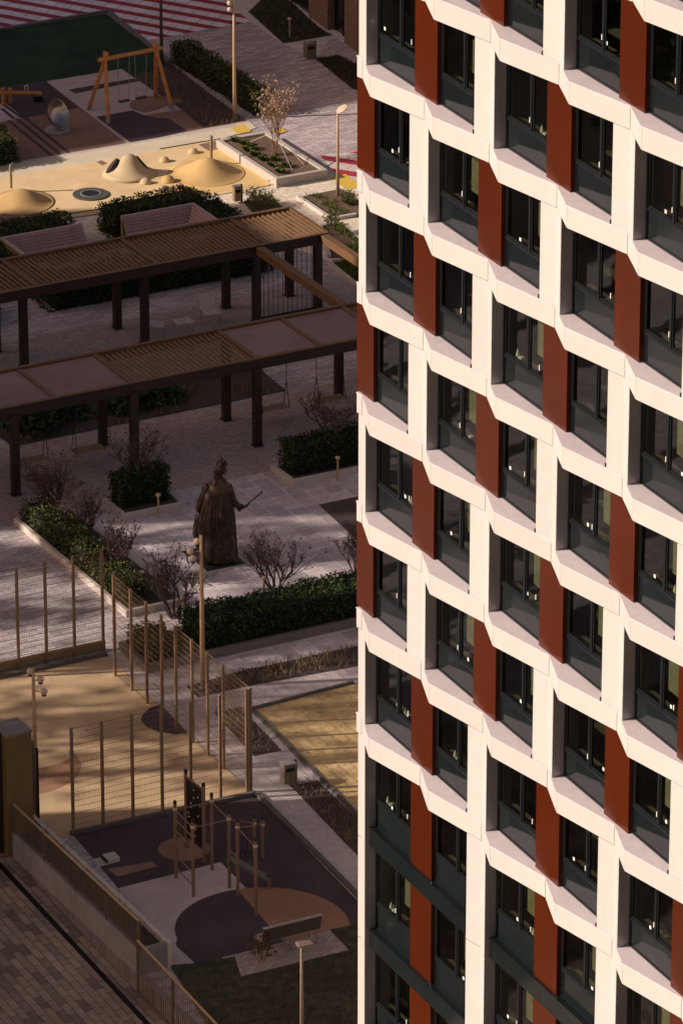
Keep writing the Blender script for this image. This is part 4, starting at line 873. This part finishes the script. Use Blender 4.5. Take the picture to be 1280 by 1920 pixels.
# ================================================================ BARE SHRUBS / YOUNG TREES
for (px, py, ty, halfw, lb_, sd, st, nl, fk) in (
    (270, 948, 812, 52, 'dark red leaved young tree rising out of the square planter behind the statue', 41, 4, 420, .7),
    (103, 968, 868, 52, 'bare purple shrub at the back end of the diagonal hedge', 42, 6, 520, .1),
    (157, 1018, 915, 40, 'bare purple shrub beside the middle of the diagonal hedge', 43, 6, 420, .1),
    (222, 1090, 972, 36, 'bare purple shrub left of the statue nearest the court fence', 44, 6, 480, .1),
    (325, 1158, 1040, 57, 'wide bare shrub with dark leaves behind the court fence below the statue', 45, 6, 620, .1),
    (517, 1118, 1010, 57, 'wide bare shrub with dark leaves behind the long hedge right of the statue', 46, 6, 620, .1),
    (668, 1085, 985, 38, 'bare shrub half hidden by the white building behind the long hedge', 47, 6, 420, .1),
    (620, 872, 745, 52, 'dark red leaved young tree with guy ropes in the planter beside the white building', 48, 4, 420, .7)):
    h = hgt(px, py, ty); tree(G(px, py), h, sc_(halfw, py), lb_, sd, stems=st+(2 if fk < .3 else 0), nl=int(nl*1.0), ls=.045, fork=fk, name='bare_shrub' if fk < .3 else 'young_tree', cat='shrub' if fk < .3 else 'tree')
gw = MB()
for (bx_, by_, ends) in ((270, 948, ((243, 952), (300, 944))), (620, 872, ((592, 878), (652, 866)))):
    T_ = Vec((*G(bx_, by_), .95))
    for e_ in ends: gw = MB().tube(T_, (*G(*e_), .2), .010, n=5); tag(gw.build('guy_rope', ROPE), ['left', 'right'][e_ == ends[1]]+' thin pale guy rope staking the young tree in the planter '+('behind the statue' if bx_ < 400 else 'beside the white building'), 'rope', 'guy ropes of the young trees')
# low shrubs in the garden bed between the roofs
for i, (px, py, r_, lb_) in enumerate(((280, 755, .9, 'dark juniper shrub at the middle of the garden bed between the pergola roofs'), (225, 770, .7, 'dark juniper shrub left of the middle of the garden bed'), (60, 800, 1.3, 'large dark juniper at the left of the garden bed'), (320, 748, .6, 'small dark juniper right of the middle of the garden bed'), (130, 778, .8, 'dark juniper behind the left bench swing ropes'))):
    x, y = G(px, py); r2 = random.Random(60+i); t = thing('juniper_shrub', lb_, 'shrub', (x, y, 0)); m_ = MB()
    for _ in range(int(900*r_)):
        a = r2.uniform(0, 2*pi); e_ = r2.uniform(0, pi/2); q = r_*r2.uniform(.55, 1)*(1+.3*mnoise.noise(Vec((cos(a)*1.5, sin(a)*1.5, i)))); leafquad(m_, (x+q*cos(a)*cos(e_), y+q*sin(a)*cos(e_), .05+q*.7*sin(e_)), .11*r2.uniform(.6, 1.4), r2, 2)
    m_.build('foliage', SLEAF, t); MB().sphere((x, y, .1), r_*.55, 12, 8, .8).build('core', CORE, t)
def gp(L): return [G(x, y) for x, y in L]
grass(gp([(22, 836), (537, 733), (485, 690), (0, 770), (0, 815)]), 2600, DRY, .08, .30, 70, 'dry_grass', clump=.8)
grass(gp([(360, 1300), (440, 1262), (668, 1212), (668, 1245), (466, 1287)]), 900, DRY, .08, .35, 71, 'dry_grass')
grass(gp([(400, 1337), (450, 1326), (528, 1408), (476, 1419)]), 400, DRY, .06, .25, 72, 'dry_grass')
grass(gp([(544, 1474), (594, 1465), (668, 1532), (668, 1605), (645, 1580)]), 500, DRY, .06, .3, 73, 'dry_grass')
grass(gp([(318, 1814), (365, 1810), (440, 1798), (452, 1836), (654, 1785), (620, 1750), (668, 1735), (668, 2020), (470, 2020)]), 9000, GDARK, .03, .13, 74, 'grass', w=.008)
grass(gp([(466, 22), (531, 81), (623, 66), (598, 51), (549, 6), (500, -12)]), 3000, GDARK, .05, .16, 75, 'grass')
grass(gp([(590, 109), (634, 103), (672, 122), (668, 167), (662, 167)]), 1800, GDARK, .05, .16, 76, 'grass')
grass(gp([(558.6, 370), (638, 354), (680, 382), (668, 409), (621, 412)]), 900, GLEAF, .05, .22, 77, 'grass', clump=1.6)
grass(gp([(604, 426), (640, 421), (672, 450), (672, 484), (615, 484)]), 1500, GLEAF, .05, .22, 78, 'grass', clump=.9)
grass(gp([(618, 495), (672, 482), (690, 545), (668, 530)]), 1600, GLEAF, .06, .25, 79, 'grass')
grass(gp([(456, 380), (470, 366), (509, 367), (530, 389), (476, 402)]), 500, GLEAF, .05, .2, 80, 'grass')
grass(gp([(252, 146), (300, 128), (318, 117), (400, 180), (466, 228), (383, 241), (340, 205)]), 1200, DRY, .05, .3, 81, 'dry_grass')
for (px, py, h, w_, lb_, sd) in ((488, 385, .75, .5, 'bright green spreading shrub in the small bed behind the pergola', 91), (655, 380, .4, .35, 'low green shrub at the foot of the sunlit disc lamp', 92), (490, 1806, .9, .42, 'scruffy green shrub at the left end of the near bench', 93), (622, 440, .9, .3, 'thin pale twiggy shrub beside the right end of the pergola', 94)):
    tree(G(px, py), h, w_, lb_, sd, stems=7, leaf=GLEAF if sd != 93 else GDARK, bark=BARKL, nl=260, ls=.05, fork=.05, name='garden_shrub', cat='shrub', r0=.012, up=.4)

def litter(poly, n, m, seed, name='fallen_leaves', z=.03):
    r = random.Random(seed); mb = MB(); xs = [p[0] for p in poly]; ys = [p[1] for p in poly]; k = 0
    while k < n:
        x = r.uniform(min(xs), max(xs)); y = r.uniform(min(ys), max(ys))
        if not inpoly((x, y), poly): continue
        k += 1; a = r.uniform(0, pi); w = r.uniform(.015, .045); mb.add([(x+w*cos(a), y+w*sin(a), z), (x-w*.6*sin(a), y+w*.6*cos(a), z+.012), (x-w*cos(a), y-w*sin(a), z+.003), (x+w*.6*sin(a), y-w*.6*cos(a), z+.010)], [(0, 1, 2, 3)])
    return tag(mb.build(name, m), None, None, None, 'stuff')
litter(gp([(471, 1332), (660, 1283), (668, 1290), (668, 1530)]), 160, DRY, 301)
litter(gp([(0, 1270), (200, 1232), (236, 1266), (465, 1485), (136, 1560)]), 90, DRY, 302)
litter(gp([(110, 905), (540, 825), (665, 800), (665, 1090), (470, 1110), (300, 1165)]), 160, DRY, 303)
litter(gp([(200, 1690), (640, 1640), (650, 1760), (330, 1800)]), 70, DRY, 304)
litter(gp([(0, 1640), (250, 1860), (400, 1920), (0, 1920)]), 60, DRY, 305, z=-.30) if 0 else None
# ================================================================ BALL COURT FENCES
def fence(pts, h, label, hstep=.2, vstep=.055, gaps=()):
    c = pts[len(pts)//2]; t = thing('mesh_fence', label, 'fence', (*c, 0))
    for (x, y) in pts: MB().box((x, y, h/2), (.085, .085, h), GA).build('post', BEIGE, t, bevel=.008)
    for i in range(len(pts)-1):
        if i in gaps: continue
        A, B = Vec((*pts[i], 0)), Vec((*pts[i+1], 0)); d = (B-A); L = d.length; d.normalize(); n_ = Vec((-d.y, d.x, 0)); mb = MB(); k = int(L/vstep)
        for q in range(1, k):
            p = A+d*L*q/k; mb.add([p+n_*.0018+Vec((0, 0, .05)), p+d*.0024+Vec((0, 0, .05)), p-n_*.0018+Vec((0, 0, .05)), p-d*.0024+Vec((0, 0, .05)), p+n_*.0018+Vec((0, 0, h-.04)), p+d*.0024+Vec((0, 0, h-.04)), p-n_*.0018+Vec((0, 0, h-.04)), p-d*.0024+Vec((0, 0, h-.04))], [(0, 1, 5, 4), (1, 2, 6, 5), (2, 3, 7, 6), (3, 0, 4, 7)])
        z = .06
        while z < h-.02:
            for s_ in (-1, 1): mb.bar(A+n_*.007*s_+Vec((0, 0, z)), B+n_*.007*s_+Vec((0, 0, z)), .0045, .0045)
            z += hstep
        mb.bar(A+Vec((0, 0, h-.03)), B+Vec((0, 0, h-.03)), .012, .012); mb.build('mesh_panel', BEIGE, t)
    return t
ub = GUV(470, 1486); vf = ub[1]; us = ub[0]
fb_ = [GUV(x, y) for x, y in ((35, 1255), (88, 1244), (141, 1233), (193, 1220))]; vbk = sum(p[1] for p in fb_)/4
fence([P(fb_[0][0]-1.6, vbk), P(fb_[0][0]-.8, vbk)]+[P(p[0], vbk) for p in fb_], 3.48, 'back mesh fence of the ball court with four beige posts')
MB().bar((*P(fb_[0][0]-4, vbk-.08), .17), (*P(fb_[3][0]+.1, vbk-.08), .17), .08, .34).build('kick_board', WOODT); tag(bpy.data.objects['kick_board'], 'brown kick board along the foot of the back court fence', 'board')
fs_ = [GUV(x, y) for x, y in ((238, 1263), (266, 1291), (291.6, 1316), (318, 1341), (343, 1364), (370, 1391), (397, 1416), (423, 1442), (466, 1484))]
fence([P(us, p[1]) for p in fs_[:-1]]+[P(us, vf)], 3.45, 'long side mesh fence of the ball court running towards the white building')
ff = [GUV(x, y) for x, y in ((137, 1563), (193, 1550), (249, 1537), (304, 1524), (358, 1512), (413, 1499))]
fence([P(p[0], vf) for p in ff]+[P(us-.12, vf)], 3.43, 'front mesh fence of the ball court with seven beige posts, nearest the camera')
gl_ = [GUV(57, 1575), GUV(71, 1590)]
t = thing('court_gate', 'narrow gate frame of paired beige posts at the left corner of the ball court', 'gate', (*G(64, 1565), 0))
for (px, py, h, m_) in ((57, 1545, 2.9, BEIGE), (65, 1556, 2.9, BEIGE), (72, 1562, 2.75, BLACK)): x, y = G(px, py); MB().box((x, y, h/2), (.08, .08, h), GA).build('post', m_, t)
A, B = G(57, 1545), G(65, 1556); MB().bar((*A, 1.6), (*B, 1.6), .03, .12).bar((*A, 2.85), (*B, 2.85), .03, .05).build('rail', BEIGE, t)
# ================================================================ RETAINING WALL, PLANTER, RAILINGS
vL = GUV(16, 1565, .78)[1]; t = thing('retaining_planter', 'long grey concrete retaining wall with a narrow planter on top beside the street', 'wall', (*P(uw, v1), 0)); ur = GUV(320, 1765, .78)[0]
MB().prism([P(uw, vL-6), P(uw+.16, vL-6), P(uw+.16, v1), P(uw, v1)], -1.0, .78).build('street_wall', CONCD, t, bevel=.01)
MB().prism([P(ur-.14, vL-.9), P(ur, vL-.9), P(ur, v1), P(ur-.14, v1)], -.1, .78).build('inner_kerb', KERB, t, bevel=.01)
MB().prism([P(uw+.165, v1-.14), P(ur-.145, v1-.14), P(ur-.145, v1), P(uw+.165, v1)], -.1, .779).build('end_wall', CONCD, t)
MB().prism([P(uw+.165, vL-.76), P(ur-.145, vL-.76), P(ur-.145, v1-.145), P(uw+.165, v1-.145)], -.05, .60).build('soil', SOILD, t)
MB().prism([P(uw+.165, vL-.9), P(ur-.145, vL-.9), P(ur-.145, vL-.77), P(uw+.165, vL-.77)], -.1, .778).build('far_end_wall', CONCD, t)
MB().prism([P(uw+.02, v1+.01), P(uw+.2, v1+.01), P(uw+.2, v1+14), P(uw+.02, v1+14)], -2, .02).build('low_street_wall', CONCD, t)
RAILM = mat('grey brown rail', (.15, .115, .08), rough=.5)
def railing(va, vb2, u, zb1, zb2, h, label, z2off=0.):
    t = thing('metal_railing', label, 'railing', (*P(u, va), 0)); n = int((vb2-va)/.115); mb = MB()
    za = lambda v: zb1+(zb2-zb1)*(v-va)/(vb2-va)
    for i in range(n+1):
        v = va+(vb2-va)*i/n; x, y = P(u, v); z = za(v); mb.box((x, y, z+h/2), (.014, .034, h-.06), GA)
    mb.build('balusters', RAILM, t)
    A = P(u, va); B = P(u, vb2)
    MB().bar((*A, za(va)+h), (*B, za(vb2)+h), .06, .035).build('handrail', POSTM, t); MB().bar((*A, za(va)+.05), (*B, za(vb2)+.05), .035, .03).build('bottom_rail', RAILM, t)
    k = max(2, int((vb2-va)/1.9))
    for i in range(k+1): v = va+(vb2-va)*i/k; x, y = P(u, v); MB().box((x, y, za(v)+h/2), (.07, .05, h), GA).build('post', RAILM, t)
railing(GUV(18, 1510, 1.68)[1], v1-.02, uw+.06, .78, .78, .90, 'beige slatted railing standing on the grey retaining wall')
railing(v1+.03, v1+11, uw-.02, -.50, -1.16, 1.62, 'lower beige slatted railing along the street in the near corner')
grass([P(uw+.2, vL), P(ur-.2, vL), P(ur-.2, v1-.2), P(uw+.2, v1-.2)], 500, GDARK, .1, .4, 82, 'planter_weeds')
bpy.data.objects['planter_weeds'].location.z = .6
# ventilation kiosk at left edge
c1_ = GUV(10.5, 1381, 3.9); c2_ = GUV(51, 1363, 3.9)
t = thing('stair_kiosk', 'narrow ochre brown tower block with pale flat cap at the left picture edge', 'kiosk', (*P(*c1_), 0)); du = c2_[0]-c1_[0]
MB().prism([P(c1_[0], c1_[1]), P(c2_[0], c1_[1]), P(c2_[0], c1_[1]-.95), P(c1_[0], c1_[1]-.95)], 0, 3.86).build('body', OCHRE, t)
MB().prism([P(c1_[0]-.02, c1_[1]+.02), P(c2_[0]+.02, c1_[1]+.02), P(c2_[0]+.02, c1_[1]-.97), P(c1_[0]-.02, c1_[1]-.97)], 3.862, 3.92).build('cap', mat('zinc cap', (.22, .20, .19), rough=.5), t)
MB().prism([P(c1_[0]-3, c1_[1]-.6), P(c2_[0]-.35, c1_[1]-.6), P(c2_[0]-.35, c1_[1]-3.2), P(c1_[0]-3, c1_[1]-3.2)], 3.0, 4.1).build('rear_roof', mat('zinc cap', (.22, .20, .19)), t) if 0 else None
MB().prism([P(c1_[0]-2.6, c1_[1]-.3), P(c1_[0]-.01, c1_[1]-.3), P(c1_[0]-.01, c1_[1]-.95), P(c1_[0]-2.6, c1_[1]-.95)], 0, 3.88).build('side_wing', mat('brown wall', (.03, .02, .015)), t)
# ================================================================ WORKOUT EQUIPMENT
t = thing('pull_up_frame', 'beige outdoor workout frame of posts with pull-up bars and a ladder', 'workout frame', (*G(420, 1680), 0))
Z6 = lambda x, y: (280+x/5.333, 1440+y/5.333)
PO = {}
for nm, (bx_, by_), (tx_, ty_) in (('a', (265, 1105), (258, 410)), ('b', (440, 1290), (435, 585)), ('c', (628, 1025), (620, 325)), ('d', (800, 1205), (798, 505)), ('e', (885, 1290), (880, 580)), ('f', (1065, 1485), (1062, 755)), ('g', (1060, 900), (1048, 420)), ('h', (1133, 890), (1130, 500))):
    if nm == 'g': bx_, by_ = 1050, 1125
    if nm == 'h': bx_, by_ = 1132, 1205
    x, y = G(*Z6(bx_, by_)); h = 2.42; PO[nm] = Vec((x, y, 0))
for nm in 'gh': PO[nm] = PO['c' if nm == 'g' else 'd']*0+Vec((*G(*Z6(*((1050, 885) if nm == 'g' else (1132, 900)))), 0))
hh_ = {k: 2.4 for k in PO}; hh_['g'] = hh_['h'] = hgt(*Z6(1132, 900), Z6(0, 515)[1]) if 1 else 2.4
for nm, p in PO.items():
    h = hh_[nm]; MB().tube(p, p+Vec((0, 0, h)), .05, n=12).build('post', BEIGE, t, smooth='auto')
    MB().lathe(tuple(p+Vec((0, 0, h))), [(.052, 0), (.056, .03), (.04, .09), (.01, .11)], 12).build('post_cap', BLACK, t, smooth=True)
    MB().lathe(tuple(p+Vec((0, 0, h-.22))), [(.05, 0), (.068, .02), (.068, .07), (.05, .09)], 12).build('clamp', GLOBE, t, smooth=True)
def rung(a, b, z, zb3=None): 
    q = PO[a]+Vec((0, 0, z)); w_ = PO[b]+Vec((0, 0, z if zb3 is None else zb3)); MB().tube(q, w_, .018, n=8).build('bar', BEIGE, t, smooth='auto')
rung('a', 'b', 2.2); rung('a', 'c', 2.2); rung('b', 'd', 2.2); rung('c', 'd', 2.2); rung('c', 'd', 2.0) if 0 else None
rung('d', 'g', 2.2, hh_['g']-.18); rung('e', 'h', 2.2, hh_['h']-.18); rung('e', 'f', 2.2)
for z in (.35, .75, 1.15, 1.55, 1.9): rung('a', 'b', z)
rung('d', 'e', 1.25); rung('d', 'e', 1.0)
bd = MB(); A = PO['d']+Vec((0, 0, .95)); B = Vec((*G(*Z6(1195, 1215)), .35)); 
MB().bar(A+Vec((.05, 0, 0)), B, .30, .05).build('sit_up_board', mat('board grey', (.17, .15, .11)), t); MB().tube((B.x, B.y, 0), (B.x, B.y, .42), .05, n=10).build('short_post', BEIGE, t, smooth='auto'); MB().lathe((B.x, B.y, .42), [(.05, 0), (.055, .03), (.01, .09)], 10).build('post_cap', BLACK, t)
q = PO['e']+(PO['f']-PO['e'])*.3
for k in (0, .12):
    r0_ = q+Vec((k, 0, 2.2)); MB().path([r0_, r0_+Vec((0, 0, -.55))], [.012, .012], 5).build('strap', BLACK, t)
    MB().path([r0_+Vec((.09*cos(a*pi/6), 0, -.65+.11*sin(a*pi/6))) for a in range(13)], [.016]*13, 6, cap=False).build('ring', BLACK, t)
t = thing('climbing_board', 'black climbing board with pale holds between two beige posts', 'climbing wall', (*G(362, 1600), 0))
A = Vec((*G(*Z6(372, 800)), 0)); B = Vec((*G(*Z6(548, 940)), 0))
for p in (A, B):
    MB().tube(p, p+Vec((0, 0, 2.45)), .055, n=12).build('post', BEIGE, t, smooth='auto'); MB().lathe(tuple(p+Vec((0, 0, 2.45))), [(.056, 0), (.06, .03), (.04, .09), (.01, .11)], 12).build('post_cap', BLACK, t, smooth=True)
d = (B-A).normalized(); A2 = A+d*.07; B2 = B-d*.07; MB().add([A2+Vec((0, 0, .35)), B2+Vec((0, 0, .35)), B2+Vec((0, 0, 2.3)), A2+Vec((0, 0, 2.3)), *[p+Vec((.02, .03, 0)) for p in (A2+Vec((0, 0, .35)), B2+Vec((0, 0, .35)), B2+Vec((0, 0, 2.3)), A2+Vec((0, 0, 2.3)))]], [(0, 1, 2, 3), (7, 6, 5, 4), (0, 4, 5, 1), (1, 5, 6, 2), (2, 6, 7, 3), (3, 7, 4, 0)]).build('board', BLACK, t)
MB().bar(A2+Vec((0, 0, 2.32)), B2+Vec((0, 0, 2.32)), .04, .04).build('top_rail', BEIGE, t)
r2 = random.Random(3); nrm = Vec((d.y, -d.x, 0)); L = (B2-A2).length
for i in range(14): q = A2+d*(.1+(L-.2)*r2.random())+Vec((0, 0, .5+1.7*i/14))+nrm*.02; MB().sphere(tuple(q), .032, 8, 6).build('hold', GLOBE, t, smooth=True)
x, y = G(208, 1613); t = thing('step_box', 'small pale concrete step block at the edge of the workout yard', 'step block', (x, y, 0)); MB().box((x, y, .07), (.40, .42, .14), GA).build('block', KERB, t, bevel=.015); MB().box((x-.21*UX, y-.21*UY, .065), (.03, .40, .13), GA).build('front_plate', BLACK, t)
# park bench, near
q0, q1 = G(492, 1797), G(602, 1772)
uu0, vv0 = UV(*q0); uu1, _ = UV(*q1); t = thing('park_bench', 'slatted park bench with dark back seen from behind, next to the near grass', 'bench', (*P(uu0, vv0), 0))
s = MB()
for i in range(5): v = vv0-.10-.1*i; A, B = P(uu0, v), P(uu1, v); s.bar((*A, .45), (*B, .45), .08, .035)
s.build('seat', WOODG, t); s = MB()
for i in range(4): A, B = P(uu0, vv0+.02+.02*i), P(uu1, vv0+.02+.02*i); s.bar((*A, .55+.11*i), (*B, .55+.11*i), .03, .09)
s.build('backrest', mat('bench back', (.10, .075, .055)), t); A, B = P(uu0-.02, vv0+.1), P(uu1+.02, vv0+.1); MB().bar((*A, .97), (*B, .97), .10, .03).build('top_rail', mat('pale rail', (.42, .36, .34)), t)
for u in (uu0+.12, (uu0+uu1)/2, uu1-.12):
    for v in (vv0, vv0-.45): x, y = P(u, v); MB().box((x, y, .22), (.05, .05, .43), GA).build('leg', GREYM, t)
# ================================================================ UNSEEN BLOCKS AND TREES ADDED TO SHADE AND DAPPLE THE COURT
def block(name, u0, u1, va, vb2, h, label):
    t = thing(name, label, 'building', (*P((u0+u1)/2, (va+vb2)/2), -1.0)); MB().prism(ubox(u0, u1, va, vb2), -2, h).build('wall', mat('distant render', (.34, .29, .25), rough=.9, big=.1), t)
    w = MB(); 
    for f_ in range(int(h//3)-1):
        z = 1.2+3*f_; n_ = int((vb2-va)/3.4)
        for i in range(n_):
            v = va+(i+.5)*(vb2-va)/n_; A, B = P(u1+.02, v-.8), P(u1+.02, v+.8); C = P(u1+.03, v+.8); D = P(u1+.03, v-.8); w.prism([A, B, C, D], z, z+1.5)
    w.build('windows', mat('distant window', (.02, .022, .025), rough=.2), t); MB().prism(ubox(u0+.4, u1-.4, va+.4, vb2-.4), h+.001, h+.3).build('roof', CONCD, t)
HB = 30.; SHD = HB/tan(SUN_EL); su, sv = SHD*cos(SUN_AZ-GA), -SHD*sin(SUN_AZ-GA)
uc, vc = 88.6-su, -175.8-sv
vb_ = (-144.5+.358*uc)/.934; ve_ = (-129+.358*(uc-18))/.934  # gap between the added blocks is shaped to let sun patches through
block('shade_tower', uc-8, uc, vc, (-181.1+.358*uc)/.934-.05, HB+1, 'slim unseen tower added left of the courtyard so its shadow edge crosses the rear pergola roof')
block('shade_tower', uc-8, uc, (-181.1+.358*uc)/.934, (-165.5+.358*(uc-8))/.934, HB+4, 'slim unseen tower added left of the courtyard to shade the front pergola')
block('shade_block', uc-18, uc, vb_, ve_, HB, 'short unseen block added left of the courtyard to shade the workout yard')
block('shade_block', -40, 60, -184-sv-26, -184-sv, HB, 'far unseen block placed left of the courtyard to cast the shadow over the swing yard')
def bigtree(u, v, h, r_, z0, label, seed, n):  # added unseen tree, thins sun into patches in place of window reflections
    x, y = P(u, v); t = thing('dapple_tree', label, 'tree', (x, y, -1)); r2 = random.Random(seed); m_ = MB()
    MB().path([(x, y, -1.2), (x, y, h*.5), (x+.3, y, h*.9)], [.45, .3, .06], 10).build('trunk', BARK, t)
    cl = [(Vec((r2.gauss(0, .4), r2.gauss(0, .4), r2.uniform(-1, 1)))) for _ in range(60)]
    for i in range(n):
        c_ = cl[r2.randrange(60)]; p = Vec((x+c_.x*r_+r2.gauss(0, .16)*r_, y+c_.y*r_+r2.gauss(0, .16)*r_, z0+(h-z0)/2*(1+c_.z)+r2.gauss(0, .7))); leafquad(m_, p, .30*r2.uniform(.6, 1.4), r2)
    m_.build('crown', HLEAF, t)
for i, (m_v, uo, rr_, nn, w_) in enumerate(((-163, 3, 2.7, 3800, 'just before the second slim tower'), (-159, 8, 2.7, 3600, 'second after the second slim tower'), (-155, 4, 2.6, 3400, 'in the middle of the gap'), (-151, 9, 2.5, 2500, 'second from the short block'), (-147, 5, 2.5, 1500, 'nearest the short block'))):
    bigtree(uc-uo, (m_v+.358*(uc-uo))/.934, 35 if m_v < -170 else 31, rr_, 8, 'tall unseen tree added left of the courtyard to dapple the sun, '+w_, 201+i, nn)
